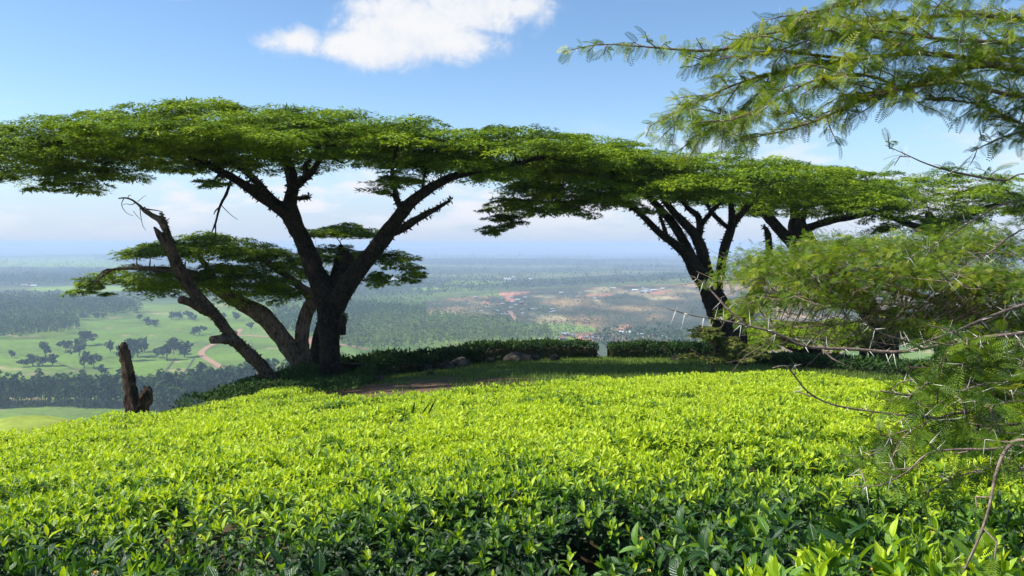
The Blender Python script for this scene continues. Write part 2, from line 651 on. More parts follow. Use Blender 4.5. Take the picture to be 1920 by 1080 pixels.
# fields, woods and clearings of the valley, as ground outlines
GREEN_STRIPS = [poly_px(p) for p in (
    [(-60, 482), (60, 480), (180, 485), (250, 494), (230, 503), (100, 500), (-60, 497)],
    [(50, 545), (60, 537), (300, 535), (430, 538), (430, 545), (200, 547)],
    [(830, 534), (850, 527), (950, 526), (940, 533)],
    [(760, 543), (790, 539), (900, 539), (890, 544)],
    [(960, 628), (985, 608), (1045, 605), (1110, 612), (1130, 622), (1060, 624)],
    )]
RED = [poly_px(p) for p in (
    [(935, 551), (940, 548), (985, 547.5), (1010, 548.5), (975, 551), (960, 555), (966, 565), (953, 566), (946, 557)],
    [(1090, 554), (1092, 552), (1145, 552), (1143, 555)],
    [(1203, 549), (1212, 544), (1250, 544), (1258, 548), (1230, 551)],
    [(902, 570), (906, 565), (922, 565), (918, 570)],
    [(1080, 638), (1090, 624), (1130, 627), (1128, 638)],
    [(1150, 618), (1165, 608), (1185, 611), (1180, 620)],
    [(437, 708), (443, 696), (540, 697), (530, 710)],
    [(560, 640), (590, 630), (620, 640), (600, 650)],
    [(1468, 556), (1475, 548), (1500, 550), (1490, 558)])]
DRY = [poly_px(p) for p in (
    [(800, 590), (790, 565), (900, 555), (1300, 540), (1500, 560), (1700, 600), (1500, 660), (1150, 650), (960, 600)],
    [(940, 560), (1000, 540), (1500, 530), (1900, 560), (1900, 640), (1500, 650), (1200, 640)])]


def build_terrain():
    az = np.concatenate([np.linspace(-180, -52, 40, endpoint=False), np.linspace(-52, -38, 30, endpoint=False), np.linspace(-38, 38, 470, endpoint=False),
                         np.linspace(38, 52, 30, endpoint=False), np.linspace(52, 180, 40, endpoint=False)])
    az = np.radians(az)
    rr = np.concatenate([np.linspace(0.4, 45, 90, endpoint=False), 45 * (330 / 45) ** (np.arange(60) / 60.0), 1.0 / np.linspace(1 / 330.0, 1 / 12000.0, 190),
                         np.linspace(12600, 25000, 24)])
    A, R = np.meshgrid(az, rr)
    x, y = (np.sin(A) * R).ravel(), (np.cos(A) * R).ravel()
    z = ground(x, y)
    na, nr = len(az), len(rr)
    i = np.arange(nr - 1)[:, None] * na
    j = np.arange(na)[None]
    k = (j + 1) % na
    F = np.stack([i + j, i + k, i + na + k, i + na + j], axis=-1).reshape(-1, 4)[:, ::-1]
    V = np.c_[x, y, z]
    V = np.vstack([V, [[0, 0, g1(0, 0)]]])
    # base colours of what grows or lies there
    r = np.hypot(x, y)
    c = np.empty((len(x), 3))
    tea = np.array([0.20, 0.27, 0.026])
    tea2 = np.array([0.12, 0.195, 0.026])
    f = fbm(x / 260, y / 260, 21, 4)
    c[:] = tea + (tea2 - tea) * sstep(f, -0.3, 0.35)[:, None]
    c = c + (np.array([0.115, 0.165, 0.045]) - c) * (0.75 * sstep(fbm(x / 90, y / 60, 23, 4), 0.08, 0.34))[:, None]
    c = c + (np.array([0.34, 0.25, 0.14]) - c) * (0.7 * sstep(fbm(x / 38, y / 24, 25, 3), 0.45, 0.6))[:, None]
    scrub = np.array([0.050, 0.066, 0.040])
    far = sstep(r, 1250, 1900)
    g = fbm(x / 700, y / 300, 31, 5)
    mixed = scrub + (np.array([0.15, 0.165, 0.06]) - scrub) * sstep(g, 0.02, 0.3)[:, None]
    mixed = mixed + (np.array([0.014, 0.024, 0.024]) - mixed) * sstep(fbm(x / 1100, y / 420, 37, 4), -0.12, 0.12)[:, None]  # far ground toned darker and bluer to add to the haze
    c += (mixed - c) * far[:, None]
    dry = np.array([0.25, 0.165, 0.085])
    dk = np.array([0.060, 0.062, 0.036])
    h = fbm(x / 95, y / 150, 41, 5) + 0.5 * fbm(x / 400, y / 330, 43, 3)
    dryc = dk + (dry - dk) * sstep(h, -0.22, 0.15)[:, None]
    dryc = dryc + (np.array([0.33, 0.26, 0.13]) - dryc) * sstep(fbm(x / 60, y / 120, 47, 4), 0.18, 0.4)[:, None] * 0.7
    dryc = dryc * (0.85 + 0.5 * sstep(fbm(x / 28, y / 40, 49, 3), -0.3, 0.3))[:, None]
    for p in DRY:
        # soften the outline with noise
        m = inside(x + 45 * fbm(x / 90, y / 90, 5, 3), y + 90 * fbm(x / 90, y / 120, 6, 3), p)
        c[m] = dryc[m]
    for p in GREEN_STRIPS:
        m = inside(x + 8 * fbm(x / 30, y / 30, 7, 3), y, p)
        c[m] = (0.19, 0.27, 0.05)
    for p in RED:
        m = inside(x, y, p)
        c[m] = (0.42, 0.18, 0.11)
    m = inside(x, y, poly_px([(990, 690), (1000, 640), (1060, 636), (1150, 640), (1400, 640), (1500, 690)]))
    c[m] = np.array([0.075, 0.095, 0.045])
    # the hill itself
    near = r < 60
    lawn = np.array([0.11, 0.175, 0.026])
    soil = np.array([0.14, 0.092, 0.056])
    c[near] = lawn
    bare = sstep(np.interp(x, [-4.5, -1.6, 0.8, 2.5], [1, 0.9, 0.25, 0]) + 0.55 * fbm(x / 1.3, y / 1.3, 51, 4) - 0.18 * np.maximum(y - 17.5, 0), 0.25, 0.6)
    bare = np.where(near & (x > -6) & (x < 6), bare, 0)
    c += (soil - c) * (bare * near)[:, None]
    c[near & (ground(x, y) < knoll(np.clip(x, -40, 40), np.clip(y, -60, 40)) - 0.25)] = (0.10, 0.095, 0.05)
    t = in_tea(x, y) & near
    c[t] = (0.05, 0.034, 0.02)
    slope = (r >= 45) & (r < 420)
    spur = np.exp(-(((x + 112) / 60.0) ** 2 + ((y - 185) / 55.0) ** 2)) > 0.25
    c[slope & ~spur] = (0.07, 0.10, 0.03)
    sp = slope & spur
    dirt = sstep(x + 0.25 * (y - 185) + 6 * fbm(x / 12, y / 12, 3, 3), -103, -93)
    c[sp] = (np.array([0.24, 0.29, 0.04]) + (np.array([0.23, 0.155, 0.10]) - np.array([0.24, 0.29, 0.04])) * dirt[:, None])[sp]
    c = np.vstack([c, [[0.05, 0.034, 0.02]]])
    me = mesh_of('terrain', V, F, M_GROUND, smooth=True, attrs={'albedo': c})
    tag(add('terrain', me), kind='structure')


build_terrain()


def haze():
    V = np.array([(sx * 27000.0, sy * 27000.0, z) for z in (-650.0, 6.5) for sx, sy in ((-1, -1), (1, -1), (1, 1), (-1, 1))])
    F = np.array([(0, 3, 2, 1), (4, 5, 6, 7), (0, 1, 5, 4), (1, 2, 6, 5), (2, 3, 7, 6), (3, 0, 4, 7)])
    m, N = new_mat('valley_haze')
    out = N.n('ShaderNodeOutputMaterial')
    v = N.n('ShaderNodeVolumePrincipled')
    v.inputs['Color'].default_value = (0.60, 0.75, 1.0, 1)
    v.inputs['Density'].default_value = 0.00025
    v.inputs['Anisotropy'].default_value = 0.0
    N.l(v.outputs[0], out.inputs['Volume'])
    tag(add('haze', mesh_of('haze', V, F, m)), kind='stuff')


haze()

# ------------------------------------------------------------------ roads and tracks of the valley
def strip(name, pts_px, width, mat):
    c = catmull(poly_px(pts_px), 4.0)
    t = norm(np.gradient(c[:, :2], axis=0))
    s = np.c_[-t[:, 1], t[:, 0]] * width / 2
    V = []
    for k in (-1, -0.33, 0.33, 1):
        q = c[:, :2] + s * k
        V.append(np.c_[q, ground(q[:, 0], q[:, 1]) + 0.35])
    n = len(c)
    V = np.concatenate(V)
    F = []
    for k in range(3):
        i = np.arange(n - 1) + k * n
        F.append(np.stack([i, i + n, i + n + 1, i + 1], axis=-1)[:, ::-1])
    me = mesh_of(name, V, np.concatenate(F), mat, smooth=True)
    tag(add(name, me), kind='structure')


strip('dirt_road', [(452, 617), (436, 632), (402, 645), (384, 655), (378, 665), (396, 678), (418, 690)], 6.0, M_ROAD)
strip('dirt_road', [(430, 628), (520, 633), (600, 640), (690, 655)], 7.0, M_ROAD)
strip('dirt_road', [(437, 700), (480, 697), (545, 700)], 5.0, M_ROAD)
strip('dirt_road', [(250, 585), (310, 582), (370, 577), (420, 575)], 6.0, M_ROAD)
strip('dirt_road', [(955, 583), (962, 592), (968, 600), (972, 603)], 6.0, M_ROAD)
strip('dirt_road', [(1010, 608), (1014, 613), (1008, 624)], 4.0, M_ROAD)

M_TRACK = simple('field_track', (0.075, 0.085, 0.035), 0.95, 0.15)
for pts in ([(-30, 634), (120, 635), (260, 638), (400, 646)], [(440, 588), (520, 590), (600, 596)], [(296, 714), (312, 694), (328, 672)], [(340, 706), (352, 690), (366, 668)],
            [(250, 603), (350, 612), (440, 622)], [(160, 600), (230, 606), (300, 607)], [(0, 660), (90, 676), (160, 700)], [(262, 566), (330, 562), (420, 560)], [(460, 660), (500, 650), (560, 655)],
            [(380, 640), (300, 655), (230, 668), (150, 676)], [(470, 640), (478, 664), (470, 690)]):
    strip('field_track', pts, 1.6, M_TRACK)

# ------------------------------------------------------------------ valley woods, trees and houses
def forest_tree(kind, seed, leaves):
    """one plantation tree, 1 unit tall, along +Z; returns crown template"""
    rg = np.random.default_rng(seed)
    n = leaves
    h = rg.uniform(0.28, 1.0, n) ** 0.8
    if kind == 'tall':
        rad = 0.19 * np.sin(np.clip((h - 0.22) / 0.8, 0.02, 1) * math.pi) ** 0.6
    else:
        h = rg.uniform(0.18, 1.0, n)
        rad = 0.42 * np.sqrt(np.clip(1 - ((h - 0.58) / 0.43) ** 2, 0.02, 1))
    a = rg.uniform(0, 2 * math.pi, n)
    q = rad * np.sqrt(rg.uniform(0.25, 1, n))
    c = np.c_[np.cos(a) * q, np.sin(a) * q, h]
    if kind == 'round' and leaves > 60:                  # several uneven masses instead of one ball
        k = 6
        cen = np.c_[rg.normal(0, .17, k), rg.normal(0, .17, k), rg.uniform(.38, .84, k)]
        rr = rg.uniform(.13, .25, k)
        w = rg.integers(0, k, n)
        v = norm(rg.normal(0, 1, (n, 3)))
        c = cen[w] + v * (rr[w] * rg.uniform(.55, 1.05, n))[:, None]
        a, h = np.arctan2(v[:, 1], v[:, 0]), .35 + v[:, 2] * .5
    d = norm(np.c_[np.cos(a), np.sin(a), rg.normal(0.1, 0.5, n)] + rg.normal(0, 0.5, (n, 3)))
    out = np.c_[np.cos(a) * 0.8, np.sin(a) * 0.8, (h - 0.35) * 1.8]
    M = frames(d, norm(out + rg.normal(0, 0.4, (n, 3))))
    T = np.array([(-0.5, 0, 0), (0.05, -0.42, 0.05), (0.6, 0, -0.08), (0.05, 0.42, 0.05)])
    s = rg.uniform(0.09, 0.2, n) * (0.8 if kind == 'tall' else 1.35 if leaves > 100 else 1.1)
    return stamp(T, np.array([[0, 1, 2, 3]]), M, c, s)


def trunk_template():
    return tube(np.array([(0, 0, 0, 0.014), (0, 0, 0.5, 0.011), (0, 0, 0.95, 0.004)]), 4, cap=False)


def scatter_in(poly, spacing, seed, jitter=0.45):
    rg = np.random.default_rng(seed)
    p = poly[:, :2]
    x0, y0 = p.min(0)
    x1, y1 = p.max(0)
    X, Y = np.meshgrid(np.arange(x0, x1, spacing), np.arange(y0, y1, spacing))
    x = X.ravel() + rg.uniform(-jitter, jitter, X.size) * spacing
    y = Y.ravel() + rg.uniform(-jitter, jitter, X.size) * spacing
    wob = spacing * 1.6
    m = inside(x + wob * vnoise(x / 30, y / 30, 2), y + wob * vnoise(x / 25, y / 25, 4), p)
    return x[m], y[m]


def forest(name, label, poly_pts, spacing, height, seed, leaves=26, kind='tall', mat=None, trunks=False, hvar=0.18, limit=5000):
    poly = poly_px(poly_pts)
    x, y = scatter_in(poly, spacing, seed)
    rg = np.random.default_rng(seed + 1)
    if len(x) > limit:
        k = rg.permutation(len(x))[:limit]
        x, y = x[k], y[k]
    z = ground(x, y) - 0.4
    parts, tints = [], []
    var = rg.integers(0, 4, len(x))
    for v in range(4):
        m = var == v
        if not m.any():
            continue
        n = int(m.sum())
        T, F = forest_tree(kind, seed * 10 + v, leaves)
        a = rg.uniform(0, 2 * math.pi, n)
        M = np.zeros((n, 3, 3))
        M[:, 0, 0] = np.cos(a)
        M[:, 0, 1] = -np.sin(a)
        M[:, 1, 0] = np.sin(a)
        M[:, 1, 1] = np.cos(a)
        M[:, 2, 2] = 1
        hs = height * (1 + rg.normal(0, hvar, n))
        sc = np.c_[hs * rg.uniform(0.85, 1.25, n), hs * rg.uniform(0.85, 1.25, n), hs]
        parts.append(stamp(T, F, M, np.c_[x, y, z][m], sc))
        tt = np.repeat(rg.uniform(0.1, 0.75, n), len(T)) + np.tile(np.repeat(rg.uniform(-0.2, 0.3, leaves), 4), n)
        tints.append(tt)
    V, F = join(parts)
    o = add(name, mesh_of(name, V, F, mat or M_FOREST, tint=np.clip(np.concatenate(tints), 0, 1)))
    tag(o, label, 'forest', kind='stuff')
    if trunks:
        T, F = trunk_template()
        n = len(x)
        M = np.tile(np.eye(3), (n, 1, 1))
        V, F = stamp(T, F, M, np.c_[x, y, z], np.full(n, height))
        t = add('trunks', mesh_of('trunks', V, F, M_FTRUNK), o)
        t['kind'] = 'stuff'
    return o


forest('eucalyptus_wood', 'dark tall eucalyptus plantation with pale trunks below the tea hill, behind the stump',
       [(-90, 768), (60, 764), (240, 768), (330, 775), (420, 752), (470, 735), (560, 722), (640, 716), (560, 716), (430, 732), (300, 750), (240, 752), (-90, 750)], 4.0, 15.5, 1, 50, trunks=True)
forest('young_plantation', 'paler young plantation between the dark eucalyptus wood and the tea fields',
       [(-90, 748), (240, 750), (300, 748), (430, 730), (570, 714), (450, 706), (300, 724), (180, 724), (100, 720), (-90, 726)], 4.2, 6.5, 2, 30, mat=M_PALEFOREST)
forest('pine_block', 'square dark wood at the left margin above the tree dotted field',
       [(-90, 640), (60, 636), (140, 626), (150, 616), (130, 606), (0, 608), (-90, 612)], 6.5, 15, 3, 22)
forest('dark_wood', 'long dark blue wood across the left valley with a straight right end',
       [(-90, 604), (120, 604), (255, 597), (262, 590), (250, 578), (100, 566), (-90, 566)], 8.0, 17, 4, 18)
forest('distant_wood', 'hazy blue belt of wood beyond the thin green strip',
       [(-90, 538), (60, 541), (150, 536), (300, 534), (420, 536), (430, 526), (200, 520), (-90, 522)], 17, 19, 5, 12, limit=3500)
forest('wooded_slope', 'broad grey green plantation slope right of the big leaning acacia',
       [(650, 660), (700, 664), (860, 655), (1000, 648), (1060, 645), (1000, 622), (930, 608), (800, 598), (720, 600), (660, 612), (640, 640)], 6.5, 13, 6, 22, mat=M_PALEFOREST)
forest('dark_wood', 'dark block of wood seen between the leaning trunks and the big acacia',
       [(480, 622), (560, 634), (660, 650), (690, 640), (660, 615), (800, 598), (790, 584), (700, 576), (600, 580), (520, 590)], 7.5, 14, 7, 22)
forest('distant_wood', 'bluish belt of wood beyond the white farm roofs in the centre',
       [(640, 560), (800, 566), (800, 552), (930, 548), (1000, 538), (1300, 536), (1300, 528), (900, 520), (640, 530)], 26, 15, 8, 12, 'round', limit=3000)
forest('roadside_grove', 'tall bluish grove beside the village houses on the right of the valley',
       [(1128, 652), (1180, 648), (1250, 655), (1300, 662), (1290, 640), (1200, 632), (1135, 636)], 11, 15, 9, 26, 'round')
forest('gully_scrub', 'dark scrub in the gully across the brown hillside',
       [(960, 585), (1040, 590), (1130, 605), (1260, 622), (1340, 632), (1330, 618), (1200, 595), (1080, 578), (1010, 572)], 14, 5, 10, 14, 'round')

SCRUB = [poly_px(p) for p in ([(800, 560), (1000, 545), (1500, 535), (1920, 545), (1920, 650), (1450, 655), (1100, 650), (950, 605), (800, 590)],
                              [(-90, 467), (960, 469), (1920, 470), (1920, 535), (960, 545), (430, 560), (430, 536), (-90, 520)],
                              [(430, 545), (800, 545), (800, 592), (600, 590), (430, 580)])]


def scrub(name, label, poly, n, seed, size, mat):
    rg = np.random.default_rng(seed)
    p = poly[:, :2]
    # spread evenly in distance, denser near
    r0, r1 = np.hypot(*p.T).min(), np.hypot(*p.T).max()
    a0, a1 = np.arctan2(p[:, 0], p[:, 1]).min(), np.arctan2(p[:, 0], p[:, 1]).max()
    m = n * 3
    R = 1 / rg.uniform(1 / r1, 1 / r0, m)
    A = rg.uniform(a0, a1, m)
    x, y = np.sin(A) * R, np.cos(A) * R
    k = inside(x, y, p) & (fbm(x / 210, y / 260, seed, 4) + rg.uniform(-0.5, 0.5, m) > 0.05)
    x, y, R = x[k][:n], y[k][:n], R[k][:n]
    T, F = forest_tree('round', seed, 8)
    N_ = len(x)
    a = rg.uniform(0, 6.28, N_)
    M = np.zeros((N_, 3, 3))
    M[:, 0, 0] = np.cos(a); M[:, 0, 1] = -np.sin(a); M[:, 1, 0] = np.sin(a); M[:, 1, 1] = np.cos(a); M[:, 2, 2] = 1
    s = size * rg.lognormal(0, 0.35, N_) * np.clip(R / 1800, 0.9, 8.0) ** 0.5
    V, Fc = stamp(T, F, M, np.c_[x, y, ground(x, y) - 0.3], np.c_[s * 1.2, s * 1.2, s])
    tint = np.repeat(rg.uniform(0, 0.8, N_), len(T))
    tag(add(name, mesh_of(name, V, Fc, mat, tint=tint)), label, 'scrub', kind='stuff')


scrub('scattered_trees', 'countless small trees dotting the brown slopes of the right valley', SCRUB[0], 5500, 71, 5.5, M_FOREST)
scrub('scattered_trees', 'hazy specks of trees over the far plain below the horizon', SCRUB[1], 9000, 72, 9.0, M_FOREST)
scrub('scattered_trees', 'trees spread over the middle plain behind the big acacia trunk', SCRUB[2], 1800, 73, 7.0, M_FOREST)


# single trees standing in the tea fields: (px, py of the foot, height in px, width factor, where)
FIELD = [
    (85, 667, 25, 1.0, 'round dark shade tree standing alone left of the tall clump'),
    (123, 660, 21, 1.0, 'small round shade tree between the lone dark tree and the tall clump'),
    (149, 668, 32, 0.9, 'tall dark shade tree at the left side of the tall clump'),
    (160, 648, 24, 1.3, 'broad dark shade tree at the upper side of the tall clump'),
    (207, 661, 19, 0.9, 'little round shade tree just left of the broken stump'),
    (158, 690, 30, 0.7, 'slim shade tree below the tall clump, left one of a pair'),
    (176, 691, 26, 0.9, 'round shade tree below the tall clump, right one of a pair'),
    (191, 706, 22, 0.8, 'slim shade tree at the edge of the lower plantation left of the stump'),
    (246, 676, 36, 0.8, 'shade tree peering out right behind the top of the stump'),
    (258, 669, 28, 1.0, 'shade tree right of the stump top in a leaning pair'),
    (271, 660, 26, 0.9, 'pale shade tree at the upper right of the pair by the stump'),
    (293, 671, 17, 0.9, 'tiny shade tree between the stump and the dark trio'),
    (313, 675, 34, 0.9, 'left tree of the dark trio of shade trees beside the dirt road bend'),
    (326, 664, 27, 1.0, 'middle tree of the dark trio of shade trees beside the dirt road bend'),
    (346, 670, 27, 1.1, 'right tree of the dark trio of shade trees beside the dirt road bend'),
    (22, 671, 14, 1.0, 'tiny shade tree nearest the left frame edge on the pale field'),
    (45, 688, 14, 1.3, 'low bushy tree left of the bushy group on the lower left field'),
    (62, 686, 22, 1.2, 'round tree in the middle of the bushy group on the lower left field'),
    (80, 687, 16, 1.3, 'low bush right of the round tree in the lower left bushy group'),
    (98, 686, 19, 1.2, 'round bush at the right end of the lower left bushy group'),
    (364, 629, 14, 1.3, 'small bush above the dark trio, left half of a pair'),
    (374, 628, 16, 1.2, 'small bush above the dark trio, right half of a pair'),
    (276, 609, 14, 1.3, 'dark bushy tree on the upper field behind the leaning dead trunk'),
    (290, 612, 11, 1.7, 'low wide bush on the upper field in front of the dead trunk canopy'),
    (322, 599, 12, 1.4, 'bushy tree at the left of the farmstead trees on the upper field'),
    (337, 598, 13, 1.4, 'bushy tree in the middle of the farmstead trees on the upper field'),
    (353, 599, 15, 1.3, 'tall tree at the right of the farmstead trees on the upper field'),
    (365, 601, 10, 1.3, 'low bush closing the farmstead trees on the right'),
    (153, 599, 12, 1.2, 'small dark tree at the right end of the long wood'),
    (182, 598, 11, 1.3, 'small dark tree in the gap under the long wood'),
    (193, 597, 9, 1.1, 'tiny tree right beside the small tree under the long wood'),
    (262, 601, 11, 1.0, 'tiny tree by the corner where the long wood ends'),
    (443, 601, 16, 1.0, 'slim dark tree between the two leaning trunks'),
    (420, 600, 12, 1.1, 'small pale tree seen between the dead trunk and the leaning brown trunk'),
    (470, 617, 11, 1.2, 'small bushy tree just right of the leaning brown trunk'),
]


def field_tree_meshes(seed):
    T, F = forest_tree('round', seed, 150)
    rg = np.random.default_rng(seed)
    tint = np.repeat(rg.uniform(0.0, 0.8, 150), 4)
    crown = mesh_of('crown', T, F, M_FOREST, tint=tint)
    V, Fq = tube(np.array([(0, 0, -0.05, 0.035), (0.01, 0, 0.25, 0.028), (0, 0.01, 0.7, 0.012)]), 6)
    trunk = mesh_of('trunk', V, Fq, M_FTRUNK)
    return crown, trunk


FM = [field_tree_meshes(500 + i) for i in range(5)]
for i, (px, py, h, wf, lab) in enumerate(FIELD):
    p = GP(px, py)
    H = h / FPX * p[1] * 1.18
    t = empty('shade_tree', p, lab, 'tree', 'shade trees in the valley tea fields')
    crown, trunk = FM[i % 5]
    for nm, me in (('crown', crown), ('trunk', trunk)):
        o = add(nm, me, t, local=False)
        o.scale = (H * wf * 1.1, H * wf * 1.1, H)
        if nm == 'crown':
            o['kind'] = 'stuff'
    t.rotation_euler.z = (i * 1.7) % 6.28


def house_mesh(wall, roof, shape):
    L, W, H, R = shape
    V = [(-L, -W, 0), (L, -W, 0), (L, W, 0), (-L, W, 0), (-L, -W, H), (L, -W, H), (L, W, H), (-L, W, H), (-L, 0, H + R * 0.93), (L, 0, H + R * 0.93)]
    F = [(0, 1, 5, 4), (1, 2, 6, 5), (2, 3, 7, 6), (3, 0, 4, 7), (4, 8, 7), (5, 6, 9)]
    o = len(V)
    e = 0.5
    V += [(-L - e, -W - e, H - 0.25), (L + e, -W - e, H - 0.25), (L + e, 0, H + R), (-L - e, 0, H + R), (-L - e, W + e, H - 0.25), (L + e, W + e, H - 0.25)]
    F += [(o, o + 1, o + 2, o + 3), (o + 3, o + 2, o + 5, o + 4)]
    b = len(V)
    for xx in (-0.55 * L, 0.45 * L):                    # windows set proud of the long wall
        V += [(xx - 0.5, -W - 0.05, 0.9), (xx + 0.5, -W - 0.05, 0.9), (xx + 0.5, -W - 0.05, 1.9), (xx - 0.5, -W - 0.05, 1.9)]
        F += [(b, b + 1, b + 2, b + 3)]
        b += 4
    V += [(-0.45, -W - 0.05, 0), (0.45, -W - 0.05, 0), (0.45, -W - 0.05, 2), (-0.45, -W - 0.05, 2)]
    F += [(b, b + 1, b + 2, b + 3)]
    me = mesh_of('house', V, F)
    me.materials.append(wall)
    me.materials.append(roof)
    me.materials.append(M_ROOFS[2])
    for i, pl in enumerate(me.polygons):
        pl.material_index = 0 if i < 6 else (1 if i < 8 else 2)
    return me


HM = [house_mesh(M_WALLS[0], M_ROOFS[0], (4.5, 3, 2.8, 1.6)), house_mesh(M_WALLS[1], M_ROOFS[0], (4, 2.8, 2.6, 1.5)), house_mesh(M_WALLS[0], M_ROOFS[1], (6, 3.5, 3, 1.4)),
      house_mesh(M_WALLS[2], M_ROOFS[2], (3.6, 2.6, 2.5, 1.5)), house_mesh(M_WALLS[0], M_ROOFS[2], (5, 3.2, 2.8, 1.7))]
CLUSTERS = [
    ('in the village below the green knoll', 'small village house among trees below the green knoll', 'houses of the village below the hedge', 16, 1095, 632, 85, 6, [0, 1, 3, 4], 0.6),
    ('of those by the bluish grove', 'scattered small house with pale roof by the bluish grove', 'houses by the bluish grove', 9, 1215, 632, 60, 6, [0, 3, 4], 0.6),
    ('of those on the far hilltop', 'bright white building on the far hilltop', 'white buildings on the far right hilltop', 12, 1215, 546, 55, 4, [2, 0, 0], 0.75),
    ('of the farm on the plain', 'tiny white farm building far out on the blue plain', 'white farm buildings on the blue plain', 7, 962, 526, 28, 3, [2, 0], 1.3),
    ('of the estate by the acacia fork', 'white roof of a hazy estate right of the big acacia fork', 'estate roofs by the acacia fork', 4, 738, 528, 16, 1.5, [2], 2.0),
    (None, 'speck of a house on the brown slope', 'houses scattered on the brown slope', 30, 960, 580, 120, 16, [0, 3, 1, 0], 0.55),
    ('below the red clearing', 'speck of a house below the red clearing', 'houses near the red clearing', 14, 1010, 556, 130, 7, [0, 3, 1], 0.7),
    ('at the end of the dark wood', 'little white house at the right end of the dark wood', 'houses at the end of the dark wood', 3, 50, 537, 12, 2, [2, 4], 1.2),
]
rg = np.random.default_rng(99)
HOUSE_LOOK = ['white house with grey iron roof', 'brick house with grey iron roof', 'white house with white roof', 'ochre house with rusty roof', 'white house with rusty roof']
ORD = ['leftmost', 'second', 'third', 'fourth', 'fifth', 'sixth', 'seventh', 'eighth', 'ninth', 'tenth', 'eleventh', 'twelfth', 'thirteenth', 'fourteenth', 'fifteenth', 'sixteenth']
for where, lab, grp, n, cx, cy, sx, sy, kinds, sc in CLUSTERS:
    spots = sorted((cx + np.clip(rg.normal(0, 0.55), -1.2, 1.2) * sx, cy + np.clip(rg.normal(0, 0.55), -1.2, 1.2) * sy) for _ in range(n))
    for i, (hx, hy) in enumerate(spots):
        k = kinds[i % len(kinds)]
        o = add('house', HM[k], loc=tuple(GP(hx, hy)))
        o.rotation_euler.z = rg.uniform(-0.5, 0.5)
        s_ = sc * rg.uniform(0.75, 1.2)
        o.scale = (s_, s_, s_)
        if where:
            lab = HOUSE_LOOK[k] + (', leftmost ' if i == 0 else ', rightmost ' if i == n - 1 else ', %s from left ' % ORD[i]) + where
        tag(o, lab, 'house', grp)
for px, py, k, sc, lab in ((1170, 628, 2, 1.1, 'long white building with pale roof beside the bluish grove, largest of the village'),
                           (333, 595, 2, 0.9, 'white farmhouse half hidden by the bushy trees on the upper field'),
                           (329, 556, 0, 1.2, 'white house glimpsed under the lower acacia canopy'),
                           (1060, 630, 1, 1.0, 'long red brick house in the village below the hedge')):
    o = add('house', HM[k], loc=tuple(GP(px, py)))
    o.scale = (sc, sc, sc)
    tag(o, lab, 'house')

# ------------------------------------------------------------------ acacias of the hilltop
SPRIG = np.array([(0, 0, 0), (0.4, -0.21, 0.035), (1, 0, -0.05), (0.4, 0.21, 0.035)])
SPRIG_F = np.array([[0, 1, 2, 3]])
SLIVER = np.array([(0, -0.17, 0.02), (1, 0, -0.03), (0.15, 0.20, 0.02)])
SLIVER_F = np.array([[0, 1, 2]])


def limb_path(pts, scale_w=1.0):
    """(px, py, Y, width px) -> x y z radius"""
    out = []
    for px, py, Y, w in pts:
        out.append([*P(px, py, Y), w * Y / FPX / 2 * scale_w])
    return np.array(out)


PAD_MORE = 1.15
DROP_MORE = 1.65


def pads_of(lobes, rg):
    """each lobe: px, py of its top, Y, half width px, half depth m, drop of the rim px, thickness px, number of pads, pad radius m"""
    C, R, N_, T = [], [], [], []
    for px, py, Y, hw, ry, drop, th, n, pr in lobes:
        c = P(px, py, Y)
        k = Y / FPX
        n = int(n * PAD_MORE)
        pr = pr * 0.95
        rho = np.sqrt(rg.uniform(0, 1, n))
        a = rg.uniform(0, 2 * math.pi, n)
        x = c[0] + hw * k * rho * np.cos(a)
        y = c[1] + ry * rho * np.sin(a)
        lev = rg.uniform(0, 1, n) ** 1.15
        dp, tk = drop * DROP_MORE, th * 0.8
        z = c[2] - dp * k * rho ** 2.0 - tk * k * lev * (1 - 0.5 * rho ** 3)
        z += 0.08 * rg.normal(0, 1, n) * (th * k / 1.0)
        C.append(np.c_[x, y, z])
        R.append(pr * rg.uniform(0.6, 1.25, n))
        gx = np.clip(2 * dp * k * rho * np.cos(a) / (hw * k), -0.6, 0.6) * 0.35
        gy = np.clip(2 * dp * k * rho * np.sin(a) / ry, -0.6, 0.6) * 0.35
        N_.append(norm(np.c_[gx, gy, np.ones(n)]))
        T.append(1 - 0.5 * lev)
    return np.concatenate(C), np.concatenate(R), np.concatenate(N_), np.concatenate(T)


